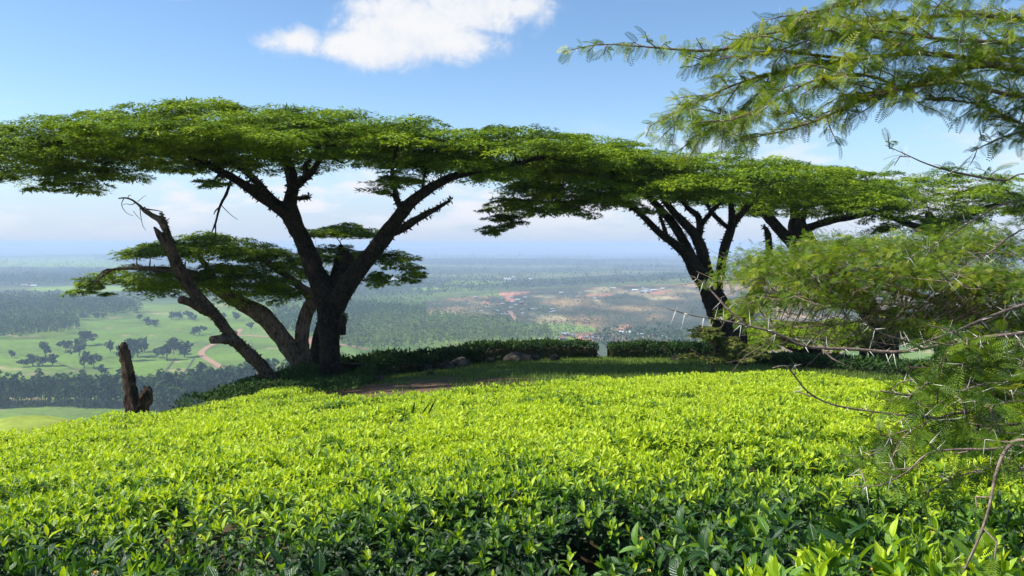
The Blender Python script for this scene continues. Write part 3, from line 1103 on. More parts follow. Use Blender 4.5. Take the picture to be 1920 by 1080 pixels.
def crown_mesh(name, C, R, Nn, T, per, leaf, rg, mat, flat=0.13):
    per, leaf = int(per * 2.0), leaf * 0.72
    n = len(C)
    tot = n * per
    idx = np.repeat(np.arange(n), per)
    rho = np.sqrt(rg.uniform(0, 1, tot))
    a = rg.uniform(0, 2 * math.pi, tot)
    # three or four twigs per pad gather the leaves into streaks
    tw = rg.uniform(0, 2 * math.pi, (n, 6))
    pick = rg.integers(0, 6, tot)
    a = np.where(rg.uniform(0, 1, tot) < 0.6, tw[idx, pick] + rg.normal(0, 0.22, tot), a)
    el = rg.uniform(0.8, 1.5, n)[idx]
    Fm = frames(np.tile(np.array([[1.0, 0, 0]]), (tot, 1)), Nn[idx])
    dome = rg.uniform(0.14, 0.30, n)[idx]
    loc = np.c_[np.cos(a) * rho * R[idx] * el, np.sin(a) * rho * R[idx], R[idx] * (dome * (1 - rho * rho) + rg.normal(0, flat * 0.3, tot))]
    pos = C[idx] + np.einsum('nij,nj->ni', Fm, loc)
    d = np.c_[np.cos(a), np.sin(a), rg.normal(-0.1, 0.22, tot)] + np.c_[rg.normal(0, 0.45, (tot, 2)), np.zeros(tot)]
    ln = np.c_[np.cos(a) * rho, np.sin(a) * rho, np.zeros(tot)] * (2.4 * dome)[:, None]
    up = norm(np.einsum('nij,nj->ni', Fm, ln) + Nn[idx] + rg.normal(0, 0.24, (tot, 3)))
    M = frames(norm(np.einsum('nij,nj->ni', Fm, d)), up)
    s = leaf * rg.uniform(0.6, 1.35, tot)
    V, F = stamp(SLIVER, SLIVER_F, M, pos, s)
    tint = np.clip(0.56 + rg.normal(0, 0.17, tot) + 0.20 * rg.normal(0, 1, n)[idx], 0, 1)
    return mesh_of(name, V, F, mat, tint=np.repeat(tint, 3))


def twig_tubes(nodes, targets, rg, r0, r1=0.004, sides=4, sag=0.10, maxlen=3.2):
    """thin boughs: every target is reached from the nearest wood already grown"""
    nodes = nodes.copy()
    d0 = np.array([np.min(np.linalg.norm(nodes[:, :3] - t, axis=1)) for t in targets])
    parts = []
    for t in targets[np.argsort(d0)]:
        dv = nodes[:, :3] - t
        dist = np.linalg.norm(dv * np.array([1, 1, 0.9]), axis=1) + 1.5 * np.maximum(dv[:, 2], 0)
        i = int(np.argmin(dist))
        a = nodes[i, :3]
        L = np.linalg.norm(t - a)
        if L < 0.1 or L > maxlen:
            continue
        m1 = a + (t - a) * 0.35 + np.array([0, 0, -sag * L * 0.4]) + rg.normal(0, 0.07 * L, 3)
        m2 = a + (t - a) * 0.7 + np.array([0, 0, -sag * L * 0.3]) + rg.normal(0, 0.06 * L, 3)
        ra = max(r1 * 1.2, min(nodes[i, 3] * 0.75, r0))
        pth = catmull(np.array([[*a, ra], [*m1, ra * 0.8], [*m2, ra * 0.6], [*t, max(r1, ra * 0.4)]]), max(0.12, L / 7))
        nodes = np.vstack([nodes, pth[1:]])
        parts.append(tube(pth, sides, 0.06, rg))
    return parts


def acacia(name, label, foot, limbs, lobes, seed, per=80, leaf=0.13, bark=None, moss=0, twig_r=0.035, group=None, crown_mat=None, flat=0.16, twig_frac=0.75, extra_parts=None, dead=()):
    rg = np.random.default_rng(seed)
    bark = bark or M_BARK
    base = P(*foot)
    base[2] = g1(base[0], base[1])
    t = empty(name, base, label, 'tree', group)
    nodes = []
    for k, pts in enumerate(limbs):
        pth = limb_path(pts)
        if k == 0:
            pth[0, 2] = min(pth[0, 2], base[2] - 0.15)
        pth = catmull(pth, 0.14)
        nodes.append(pth)
        if pth[0, 3] > 0.055:
            V, F = tube(pth, 14, 0.08, rg, flute=0.06)
        else:
            V, F = tube(pth, 8, 0.07, rg)
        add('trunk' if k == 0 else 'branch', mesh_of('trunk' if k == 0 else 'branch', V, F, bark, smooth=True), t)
    for pts, mat in dead:
        V, F = join([tube(catmull(limb_path(q), 0.05), 6, 0.08, rg) for q in pts])
        add('dead_branch', mesh_of('dead_branch', V, F, mat, smooth=True), t)
    nodes = np.concatenate(nodes)
    C, R, Nn, T = pads_of(lobes, rg)
    add('crown', crown_mesh('crown', C, R, Nn, T, per, leaf, rg, crown_mat or M_CROWN, flat), t)['kind'] = 'stuff'
    k = rg.permutation(len(C))[:int(len(C) * twig_frac)]
    upper = nodes[nodes[:, 2] > base[2] + 0.35 * (C[:, 2].mean() - base[2])]
    parts = twig_tubes(upper, C[k], rg, twig_r)
    # second order: small twigs inside the pads
    if parts:
        V, F = join(parts)
        add('twigs', mesh_of('twigs', V, F, bark, smooth=True), t)['kind'] = 'stuff'
    if moss:
        i = rg.integers(0, len(nodes), moss)
        big = nodes[i]
        d = norm(rg.normal(0, 1, (moss, 3)))
        pos = big[:, :3] + d * big[:, 3:4] * 0.95
        M = frames(norm(d + rg.normal(0, 0.5, (moss, 3)) + np.array([0, 0, -0.1])), norm(rg.normal(0, 1, (moss, 3))))
        V, F = stamp(SPRIG, SPRIG_F, M, pos, rg.uniform(0.04, 0.13, moss))
        add('moss', mesh_of('moss', V, F, M_MOSS, tint=np.repeat(rg.uniform(0, 1, moss), 4)), t)['kind'] = 'stuff'
    return t


# the big forked acacia
YA = 22.0
acacia('acacia_tree', 'largest flat topped acacia, its thick dark trunk forking wide beside the tea', (617, 712, YA),
       [[(616, 730, YA, 51.9), (617, 700, YA, 41.9), (617, 640, YA, 39.3), (612, 585, YA, 40.2), (600, 540, YA + .1, 36.8), (584, 495, YA + .2, 35.2), (566, 450, YA + .3, 31.8), (548, 415, YA + .3, 31.8), (540, 390, YA + .3, 33.5)],
        [(622, 590, YA, 33.5), (640, 555, YA - .1, 33.5), (662, 520, YA - .2, 33.5), (690, 485, YA - .3, 30.1), (718, 448, YA - .5, 26.8), (745, 410, YA - .7, 24.3), (768, 382, YA - .8, 21.8), (800, 358, YA - .8, 18.4), (845, 333, YA - .6, 14.2), (900, 318, YA - .3, 10.9), (960, 308, YA, 7.53), (1040, 290, YA + .3, 4.19)],
        [(545, 405, YA + .2, 25.1), (515, 385, YA - .1, 21.8), (480, 362, YA - .5, 18.4), (440, 335, YA - .9, 15.1), (400, 315, YA - 1.2, 11.7), (350, 290, YA - 1.4, 7.53), (290, 270, YA - 1.6, 5.02)],
        [(530, 392, YA + .3, 20.1), (505, 370, YA + .7, 16.7), (470, 330, YA + 1.0, 14.2), (430, 300, YA + 1.5, 9.21), (380, 275, YA + 1.8, 5.86)],
        [(540, 400, YA + .2, 25.1), (545, 370, YA + .2, 23.4), (550, 345, YA + .3, 20.9), (545, 315, YA + .4, 16.7), (530, 285, YA + .4, 10), (510, 255, YA + .3, 5.86)],
        [(553, 352, YA + .2, 16.7), (572, 335, YA, 14.2), (590, 318, YA - .3, 11.7), (602, 295, YA - .4, 10), (625, 270, YA - .6, 6.7), (660, 250, YA - .8, 4.19)],
        [(576, 330, YA, 10.9), (572, 312, YA + .3, 10), (585, 292, YA + .6, 8.37), (600, 270, YA + .9, 5.86)],
        [(545, 345, YA + .3, 13.4), (535, 310, YA + .9, 10), (512, 290, YA + 1.6, 7.53), (490, 262, YA + 2.2, 5.02)],
        [(752, 390, YA - .7, 11.7), (743, 368, YA - .9, 10), (738, 340, YA - 1.1, 7.53), (736, 310, YA - 1.2, 5.86), (745, 275, YA - 1.2, 3.35)],
        [(725, 440, YA - .5, 16.7), (755, 428, YA - .7, 15.9), (785, 410, YA - 1, 12.6), (815, 393, YA - 1.2, 9.21), (845, 376, YA - 1.3, 4.19)],
        [(560, 372, YA + .1, 8.37), (575, 371, YA, 6.7), (578, 369, YA - .05, 6.7)],
        [(795, 362, YA - .8, 7.53), (793, 340, YA - .9, 5.86), (800, 318, YA - 1, 4.19)],
        [(640, 470, YA + .4, 3.35), (652, 484, YA + .4, 25.1), (648, 520, YA + .2, 28.5), (640, 560, YA, 28.5)],
        [(640, 625, YA - .2, 16.7), (644, 600, YA - .3, 12.6), (646, 592, YA - .3, 9.21)]],
       [(430, 207, YA + 1.2, 330, 5.6, 42, 56, 300, .52), (560, 218, YA + 5, 260, 4.0, 36, 46, 110, .55), (110, 238, YA, 190, 3.6, 34, 58, 160, .52), (-80, 250, YA, 160, 3.4, 36, 62, 70, .5),  # second lobe added behind, mostly out of view, to shade the lawn
        (330, 242, YA - 4.4, 230, 2.2, 14, 26, 60, .48),  # lobe added towards the viewer to throw shade on the bare soil
        (620, 216, YA + .3, 230, 4.0, 40, 36, 140, .5), (790, 231, YA - .2, 130, 3.2, 34, 50, 75, .5),
        (960, 246, YA + .5, 190, 3.6, 34, 40, 150, .5), (840, 290, YA - .8, 130, 1.6, 22, 26, 50, .42), (745, 325, YA - 1.1, 48, .8, 16, 34, 14, .32),
        (90, 310, YA - 1, 100, 1.4, 22, 14, 20, .36), (120, 338, YA - 1.4, 62, .8, 12, 12, 9, .28), (200, 318, YA - 1.2, 60, .8, 10, 10, 8, .26), (400, 338, YA - 1.2, 40, .5, 8, 10, 5, .22), (400, 300, YA - .6, 120, 1.6, 16, 14, 22, .36), (250, 262, YA - 1.8, 190, 1.4, 18, 30, 75, .45), (520, 268, YA - 2.0, 130, 1.2, 16, 22, 30, .42)],
       101, per=115, leaf=0.155, moss=5200, twig_r=0.03,
       dead=[([[(432, 340, YA - .9, 6), (425, 362, YA - .9, 6), (412, 388, YA - 1, 5), (404, 418, YA - 1.1, 4), (397, 436, YA - 1.1, 2)], [(412, 388, YA - 1, 3), (404, 395, YA - 1, 2.5), (401, 402, YA - 1, 1.5)],
               [(404, 418, YA - 1.1, 3), (404, 440, YA - 1.1, 2), (401, 448, YA - 1.1, 1)], [(414, 384, YA - 1, 1.6), (432, 402, YA - 1, 1.2), (446, 412, YA - 1, .8)]], M_BARK)])

# the smaller acacias behind it
YB = 26.5
acacia('acacia_tree', 'smaller acacia leaning far left behind the big one, with low layered crown', (566, 690, YB),
       [[(580, 705, YB, 30), (562, 680, YB, 32), (545, 655, YB, 31), (520, 620, YB, 30), (490, 590, YB - .1, 30), (455, 570, YB - .2, 26), (420, 548, YB - .3, 24), (385, 525, YB - .4, 20), (345, 508, YB - .5, 14)],
        [(420, 548, YB - .3, 15), (400, 520, YB, 12), (380, 490, YB + .2, 9), (360, 470, YB + .3, 5)],
        [(345, 508, YB - .5, 11), (300, 503, YB - .8, 8), (240, 503, YB - 1, 6), (195, 510, YB - 1.2, 4)],
        [(575, 690, YB + .2, 26), (566, 640, YB + .2, 25), (572, 595, YB + .3, 24), (585, 560, YB + .4, 22), (560, 535, YB + .2, 14), (520, 505, YB, 11), (480, 480, YB, 7), (440, 465, YB, 4)]],
       [(390, 440, YB, 140, 2.2, 22, 26, 125, .42), (300, 455, YB - .3, 70, 1.4, 14, 22, 34, .36), (480, 462, YB + .4, 85, 1.8, 26, 38, 70, .4), (260, 495, YB - .6, 115, 1.6, 34, 16, 42, .38),
        (170, 515, YB - 1, 34, .8, 26, 10, 10, .25), (390, 500, YB - .2, 160, 2.0, 20, 44, 110, .42), (500, 515, YB + .3, 80, 1.6, 24, 34, 34, .38)],
       102, per=105, leaf=0.15, bark=M_BARK_PALE, moss=700, twig_r=0.028,
       dead=[([[(330, 512, YB - 1.2, 5), (290, 505, YB - 1.3, 6), (250, 503, YB - 1.5, 6), (215, 505, YB - 1.6, 5), (190, 520, YB - 1.7, 3), (178, 532, YB - 1.7, 1.5)],
               [(215, 505, YB - 1.6, 4), (196, 507, YB - 1.7, 3), (176, 528, YB - 1.8, 1.5)], [(300, 512, YB - 1.3, 5), (262, 500, YB - 1.4, 4), (240, 502, YB - 1.4, 2)]], M_DEAD)])
YB2 = 28.0
acacia('acacia_tree', 'small acacia seen through the fork of the big one, crown in two green tiers', (598, 690, YB2),
       [[(592, 705, YB2, 30), (596, 650, YB2, 26), (610, 590, YB2, 24), (622, 540, YB2, 20), (632, 500, YB2, 16), (640, 460, YB2, 9)],
        [(628, 515, YB2, 10), (660, 495, YB2, 8), (710, 480, YB2, 5), (750, 478, YB2, 3)],
        [(622, 530, YB2, 9), (600, 500, YB2 + .2, 6), (575, 480, YB2 + .3, 4)]],
       [(645, 424, YB2, 72, 1.3, 10, 18, 52, .36), (625, 460, YB2 + .3, 75, 1.4, 14, 36, 64, .36), (745, 468, YB2 - .2, 48, 1.0, 34, 24, 40, .32), (690, 465, YB2, 50, 1.0, 14, 14, 16, .32), (570, 500, YB2 + .4, 45, 1.0, 14, 20, 16, .32)],
       103, per=105, leaf=0.15, moss=300, twig_r=0.024)

# the middle acacia with many upright stems
YE = 26.0
acacia('acacia_tree', 'middle acacia with many upright dark stems fanning out under a wide flat crown', (1372, 685, YE),
       [[(1370, 700, YE, 58.8), (1370, 660, YE, 53.8), (1368, 620, YE, 53.8), (1352, 590, YE, 47), (1335, 555, YE, 38.6), (1325, 520, YE, 33.6), (1318, 495, YE, 21.8)],
        [(1328, 540, YE - .1, 33.6), (1305, 505, YE - .2, 28.6), (1285, 475, YE - .3, 20.2), (1262, 455, YE - .5, 16), (1240, 440, YE - .7, 13.4), (1215, 415, YE - .8, 10.9), (1190, 392, YE - 1, 9.24), (1150, 372, YE - 1.2, 5.04), (1090, 350, YE - 1.4, 3.36)],
        [(1300, 490, YE - .2, 21.8), (1283, 455, YE, 18.5), (1265, 425, YE + .1, 16.8), (1245, 400, YE + .3, 15.1), (1225, 378, YE + .4, 12.6), (1200, 350, YE + .5, 7.56), (1150, 320, YE + .6, 4.2)],
        [(1322, 515, YE, 26.9), (1318, 480, YE, 21.8), (1305, 445, YE - .1, 18.5), (1285, 420, YE - .3, 16), (1265, 400, YE - .5, 13.4), (1245, 375, YE - .7, 10.1), (1230, 350, YE - .8, 5.88)],
        [(1308, 450, YE - .1, 13.4), (1312, 425, YE + .1, 12.6), (1308, 405, YE + .3, 10.9), (1290, 390, YE + .5, 9.24), (1275, 370, YE + .7, 5.88)],
        [(1312, 425, YE + .1, 10.9), (1328, 405, YE, 9.24), (1345, 385, YE - .2, 7.56), (1365, 368, YE - .3, 4.2)],
        [(1345, 545, YE + .2, 18.5), (1352, 500, YE + .3, 16), (1360, 460, YE + .3, 16), (1372, 425, YE + .3, 15.1), (1372, 395, YE + .2, 11.8), (1368, 370, YE, 6.72)],
        [(1374, 422, YE + .3, 11.8), (1392, 398, YE + .5, 10.9), (1408, 378, YE + .6, 8.4), (1430, 350, YE + .8, 5.04)],
        [(1366, 428, YE + .3, 8.4), (1345, 410, YE + .5, 7.56), (1330, 392, YE + .7, 5.88), (1318, 365, YE + .8, 3.36)],
        [(1250, 442, YE - .6, 7.56), (1243, 420, YE - .5, 6.72), (1235, 395, YE - .4, 5.04)],
        [(1385, 612, YE + .2, 30), (1405, 575, YE + .4, 26), (1420, 540, YE + .6, 20), (1440, 500, YE + .8, 14), (1440, 440, YE + .9, 11.8), (1432, 424, YE + .9, 5.04)]],
       [(1090, 258, YE, 160, 3.6, 34, 60, 150, .55), (1010, 345, YE - 1, 100, 2.0, 30, 40, 55, .42), (1150, 285, YE - .4, 200, 3.4, 44, 60, 150, .52), (1330, 296, YE + .8, 230, 5.0, 36, 52, 200, .55), (1120, 270, YE + 4.5, 200, 3.6, 34, 46, 90, .55),  # last lobe here added at the back for more shade on the lawn
        (1500, 305, YE + 1, 170, 3.8, 40, 50, 120, .52), (950, 400, YE - 1.2, 38, .8, 24, 12, 14, .3), (1120, 365, YE - 1.6, 110, 1.2, 18, 18, 26, .36), (1250, 345, YE - 2.2, 150, 1.4, 18, 22, 40, .42)],
       104, per=115, leaf=0.17, moss=4200, twig_r=0.03)
YF = 33.0
acacia('acacia_tree', 'farther acacia right of the many stemmed one, its crown running to the frame edge', (1672, 690, YF),
       [[(1672, 712, YF, 42), (1662, 660, YF, 40), (1635, 590, YF, 38), (1575, 520, YF, 36), (1520, 465, YF, 36), (1498, 430, YF, 34), (1492, 400, YF, 20), (1482, 370, YF, 9)],
        [(1500, 470, YF, 24), (1470, 440, YF - .2, 20), (1445, 412, YF - .4, 19), (1425, 388, YF - .5, 17), (1412, 368, YF - .6, 10)],
        [(1502, 435, YF, 20), (1530, 422, YF, 14), (1575, 410, YF, 12), (1630, 400, YF, 8), (1700, 385, YF, 5)],
        [(1500, 425, YF, 16), (1508, 400, YF + .3, 12), (1520, 370, YF + .5, 7)],
        [(1490, 420, YF, 12), (1495, 395, YF + .4, 8), (1490, 372, YF + .5, 5)]],
       [(1560, 318, YF, 150, 3.6, 40, 54, 120, .55), (1500, 350, YF - 1.5, 110, 2.2, 24, 44, 60, .5), (1630, 372, YF - 1.5, 75, 1.6, 22, 20, 26, .42)],
       105, per=105, leaf=0.18, moss=900, twig_r=0.03)
YF2 = 34.0
acacia('acacia_tree', 'acacia at the right frame edge behind the thorn twigs, crown domed and dark', (1780, 680, YF2),
       [[(1775, 690, YF2, 40), (1772, 600, YF2, 36), (1760, 500, YF2, 30), (1755, 440, YF2, 24), (1740, 400, YF2, 12)],
        [(1756, 440, YF2, 16), (1690, 415, YF2, 11), (1650, 400, YF2, 7)], [(1756, 430, YF2, 16), (1820, 400, YF2, 11), (1880, 380, YF2, 6)]],
       [(1750, 312, YF2, 180, 3.6, 40, 60, 150, .55), (1880, 338, YF2, 120, 3.2, 40, 60, 90, .55), (1720, 400, YF2 - 1.5, 90, 1.4, 20, 24, 30, .42)],
       106, per=100, leaf=0.18, moss=300, twig_r=0.03)

# low flat acacias below the lawn on the right
YG = 37.0
acacia('acacia_tree', 'low spreading acacia under the thorny branch, crown flat as a table, trunk leaning left', (1530, 700, YG),
       [[(1530, 712, YG, 30), (1528, 690, YG, 28), (1515, 668, YG, 26), (1495, 652, YG, 22), (1465, 640, YG, 15), (1430, 628, YG, 8)], [(1532, 690, YG, 14), (1560, 668, YG, 11), (1572, 655, YG, 9), (1582, 640, YG, 6)], [(1515, 668, YG, 10), (1520, 645, YG, 8), (1525, 630, YG, 4)]],
       [(1480, 604, YG, 120, 3.0, 16, 30, 190, .5), (1400, 620, YG - .6, 70, 1.8, 12, 22, 70, .42), (1560, 602, YG, 90, 2.4, 10, 30, 110, .48)],
       107, per=100, leaf=0.18, twig_r=0.03, group=None)
acacia('acacia_tree', 'low spreading acacia right of the leaning one, with short double trunk', (1625, 690, YG + 1),
       [[(1615, 705, YG + 1, 16), (1618, 680, YG + 1, 14), (1625, 655, YG + 1, 13), (1622, 635, YG + 1, 7)], [(1645, 705, YG + 1, 13), (1640, 680, YG + 1, 12), (1630, 655, YG + 1, 10), (1600, 640, YG + 1, 5)], [(1628, 655, YG + 1, 9), (1660, 640, YG + 1, 5), (1690, 630, YG + 1, 4)]],
       [(1680, 606, YG + 1, 110, 2.6, 12, 32, 150, .5), (1620, 604, YG + 1, 70, 2.0, 8, 28, 80, .45)],
       108, per=100, leaf=0.18, twig_r=0.03)

# sapling at the tea edge
YH = 19.2
acacia('acacia_sapling', 'thin pale stemmed sapling with drooping feathery tiers at the far edge of the tea', (1336, 695, YH),
       [[(1335, 705, YH, 7), (1337, 680, YH, 7), (1340, 655, YH, 6), (1339, 635, YH, 5), (1350, 618, YH, 4), (1358, 605, YH, 2.5)], [(1340, 650, YH, 4), (1328, 635, YH - .1, 3.5), (1318, 622, YH - .2, 2.5), (1310, 615, YH - .2, 1.5)],
        [(1338, 678, YH, 4), (1352, 668, YH, 3), (1375, 660, YH, 2), (1410, 660, YH, 1.5)], [(1336, 672, YH, 4), (1320, 672, YH, 3.5), (1305, 660, YH, 3), (1295, 655, YH, 2)]],
       [(1326, 610, YH, 24, .35, 8, 24, 24, .15), (1358, 630, YH, 30, .4, 8, 16, 16, .16), (1388, 644, YH, 45, .45, 14, 20, 34, .17), (1355, 662, YH, 36, .4, 6, 14, 14, .15), (1300, 662, YH, 20, .3, 4, 8, 5, .12)],
       109, per=34, leaf=0.135, crown_mat=M_OLIVE, bark=M_BARK_PALE, twig_r=0.012, twig_frac=0.8)

# dead leaning tree and the stump
def dead_tree():
    rg = np.random.default_rng(201)
    Y = 19.5
    b = P(522, 725, Y)
    t = empty('dead_tree', b, 'dead tree leaning left with a snapped ragged top and bare pale twigs', 'tree')
    main = catmull(limb_path([(534, 748, Y, 25.1), (520, 722, Y, 22.8), (500, 698, Y, 22.8), (470, 665, Y, 22.8), (440, 638, Y, 22), (420, 612, Y - .1, 19), (398, 585, Y - .2, 19), (370, 556, Y - .3, 19.8),
                              (345, 520, Y - .4, 22), (330, 490, Y - .5, 20.5), (318, 458, Y - .5, 16), (312, 432, Y - .5, 12.2), (305, 412, Y - .5, 9.88), (303, 404, Y - .5, 4.56)]), 0.1)
    V, F = tube(main, 14, 0.09, rg, flute=0.09)
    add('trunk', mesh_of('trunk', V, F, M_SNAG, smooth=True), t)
    for pts in ([(322, 468, Y - .5, 20), (308, 452, Y - .5, 18), (298, 438, Y - .5, 12), (289, 426, Y - .5, 4)],
                [(310, 428, Y - .5, 14), (300, 413, Y - .5, 12), (285, 404, Y - .5, 9), (272, 396, Y - .5, 8), (262, 386, Y - .5, 5), (248, 375, Y - .5, 3.5), (235, 371, Y - .5, 3), (222, 372, Y - .5, 2)],
                [(398, 585, Y - .2, 22), (378, 578, Y - .4, 20), (360, 568, Y - .6, 17), (342, 562, Y - .8, 16), (338, 560, Y - .85, 14)],
                [(440, 640, Y, 22), (425, 636, Y - .3, 18), (405, 637, Y - .5, 16), (396, 638, Y - .6, 15)]):
        V, F = tube(catmull(limb_path(pts), 0.05), 10, 0.09, rg)
        add('branch', mesh_of('branch', V, F, M_DEAD if pts[0][0] in (310, 440) else M_SNAG, smooth=True), t)
    parts = []
    for pts in ([(274, 392, 3), (290, 394, 2), (305, 397, 1.2)], [(270, 388, 2.5), (283, 398, 1.8), (296, 405, 1.2)], [(262, 385, 2), (264, 405, 1.5), (268, 424, 1), (274, 432, .7)],
                [(232, 372, 2), (228, 384, 1.4), (236, 398, 1), (250, 405, .7)], [(254, 380, 2), (246, 384, 1.3), (236, 382, .9), (228, 386, .6)], [(240, 373, 2), (241, 367, 1.3), (246, 366, .9)],
                [(250, 396, 1.1), (258, 406, 1), (264, 412, .7)], [(258, 378, 1.2), (268, 370, .8), (274, 366, .5)], [(310, 416, 3), (318, 409, 1)], [(300, 412, 3), (299, 403, 1)]):
        parts.append(tube(catmull(limb_path([(a, c, Y - .5, w) for a, c, w in pts]), 0.04), 6, 0.05, rg))
    V, F = join(parts)
    add('twigs', mesh_of('twigs', V, F, M_DEAD, smooth=True), t)['kind'] = 'stuff'
    n = 1500
    i = rg.integers(0, len(main), n)
    d = norm(rg.normal(0, 1, (n, 3)))
    M = frames(norm(d + rg.normal(0, .5, (n, 3))), norm(rg.normal(0, 1, (n, 3))))
    V, F = stamp(SPRIG, SPRIG_F, M, main[i, :3] + d * main[i, 3:4] * 0.95, rg.uniform(0.03, 0.09, n))
    add('moss', mesh_of('moss', V, F, M_MOSS, tint=np.repeat(rg.uniform(0, 1, n), 4)), t)['kind'] = 'stuff'


dead_tree()


def stump():
    rg = np.random.default_rng(202)
    Y = 12.2
    t = empty('tree_stump', P(256, 775, Y), 'broken brown tree stump, tall snag and short prong, at the tea edge', 'stump')
    main = catmull(limb_path([(260, 830, Y, 34), (254, 780, Y, 30), (248, 750, Y, 26), (244, 725, Y, 23), (240, 700, Y, 21), (235, 675, Y, 18), (232, 655, Y, 16), (231, 648, Y, 11)]), 0.035)
    V, F = tube(main, 16, 0.12, rg, flute=0.15)
    # ragged snapped rim
    V[-18:-2, 2] += rg.uniform(-0.015, 0.06, 16)
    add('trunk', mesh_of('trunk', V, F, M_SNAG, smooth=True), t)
    side = catmull(limb_path([(266, 810, Y - .02, 26), (266, 775, Y - .02, 25), (269, 755, Y - .03, 23), (274, 742, Y - .05, 21), (279, 731, Y - .06, 13)]), 0.035)
    V, F = tube(side, 14, 0.14, rg, flute=0.17)
    V[-16:-2, 2] += rg.uniform(-0.02, 0.06, 14)
    add('prong', mesh_of('prong', V, F, M_SNAG, smooth=True), t)
    parts = []
    for k in range(12):                                  # splinters round the breaks
        if k < 7:
            c = P(224 + k * 2.3, 654, Y)
        else:
            c = P(264 + (k - 7) * 4, 742, Y - .05)
        e = c + np.array([rg.normal(0, .012), rg.normal(0, .02), rg.uniform(.05, .11)])
        parts.append(tube(np.array([[*c, .014], [*((c + e) / 2), .010], [*e, .002]]), 6, 0.1, rg))
    V, F = join(parts)
    add('splinters', mesh_of('splinters', V, F, M_SNAG, smooth=True), t)['kind'] = 'stuff'


stump()

# ------------------------------------------------------------------ lawn edge: hedges, rocks, undergrowth, grass
def leaf_cloud(name, pos, nrm, size, rg, mat, tint):
    n = len(pos)
    d = norm(nrm * 0.5 + rg.normal(0, 0.7, (n, 3)))
    up = norm(nrm + rg.normal(0, 0.5, (n, 3)) + np.array([0, 0, 0.5]))
    V, F = stamp(SPRIG, SPRIG_F, frames(d, up), pos, size * rg.uniform(0.6, 1.4, n))
    return mesh_of(name, V, F, mat, tint=np.repeat(np.clip(tint, 0, 1), 4))


def hedge(label, pts, height, width, seed, n):
    """pts: list of px, Y along the hedge foot"""
    rg = np.random.default_rng(seed)
    c = np.array([[(px - 960) / FPX * Y, Y] for px, Y in pts])
    c = catmull(c, 0.25)[:, :2] if len(c) > 2 else c
    seg = np.r_[0, np.cumsum(np.linalg.norm(np.diff(c, axis=0), axis=1))]
    t = empty('hedge', (c[0, 0], c[0, 1], g1(*c[0])), label, 'hedge', None)
    s = rg.uniform(0, seg[-1], n)
    x = np.interp(s, seg, c[:, 0])
    y = np.interp(s, seg, c[:, 1])
    tx = np.interp(s + .1, seg, c[:, 0]) - np.interp(s - .1, seg, c[:, 0])
    ty = np.interp(s + .1, seg, c[:, 1]) - np.interp(s - .1, seg, c[:, 1])
    ln = np.hypot(tx, ty) + 1e-6
    nx, ny = ty / ln, -tx / ln
    a = rg.uniform(-0.25, math.pi + 0.25, n)
    h = height * (0.94 + 0.20 * vnoise(s * 0.7, s * 0, seed) + 0.12 * vnoise(s * 2.1, s * 0, seed + 3) + 0.08 * rg.normal(0, 1, n))
    q = np.sign(np.cos(a)) * np.abs(np.cos(a)) ** 0.45
    w = np.sign(np.sin(a)) * np.abs(np.sin(a)) ** 0.45
    pos = np.c_[x + nx * q * width / 2, y + ny * q * width / 2, ground(x, y) + h * (0.5 + 0.5 * w)]
    nrm = np.c_[nx * np.cos(a), ny * np.cos(a), np.sin(a)]
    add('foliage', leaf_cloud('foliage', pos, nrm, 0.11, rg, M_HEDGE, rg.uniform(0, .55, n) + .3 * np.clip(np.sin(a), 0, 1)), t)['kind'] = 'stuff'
    # woody heart
    prof = np.array([(-.34, 0), (-.38, .5), (-.3, .82), (.3, .82), (.38, .5), (.34, 0)])
    V = []
    tg = norm(np.gradient(c, axis=0))
    for i in range(len(c)):
        for u, v in prof:
            V.append((c[i, 0] + tg[i, 1] * u * width, c[i, 1] - tg[i, 0] * u * width, g1(*c[i]) - .05 + v * height))
    m = len(prof)
    F = [(i * m + j, i * m + j + 1, (i + 1) * m + j + 1, (i + 1) * m + j) for i in range(len(c) - 1) for j in range(m - 1)]
    add('branches', mesh_of('branches', V, np.array(F), M_STEM, smooth=True), t)


hedge('long clipped dark hedge behind the boulders, curving from the big acacia to the gap', [(655, 22.6), (700, 24), (780, 26.5), (870, 29.5), (960, 31.5), (1050, 33), (1113, 33.6)], 0.60, 1.0, 301, 15000)
hedge('short clipped dark hedge right of the gap, ending behind the sapling', [(1142, 33.6), (1200, 33.6), (1260, 33.2), (1320, 32.5), (1360, 31.5)], 0.56, 1.0, 302, 7000)
hedge('low shaded hedge below the flat acacias, right of the many stemmed tree', [(1425, 28.5), (1500, 25.6), (1580, 23.2), (1660, 21.4), (1740, 20)], 0.34, 1.2, 303, 8000)


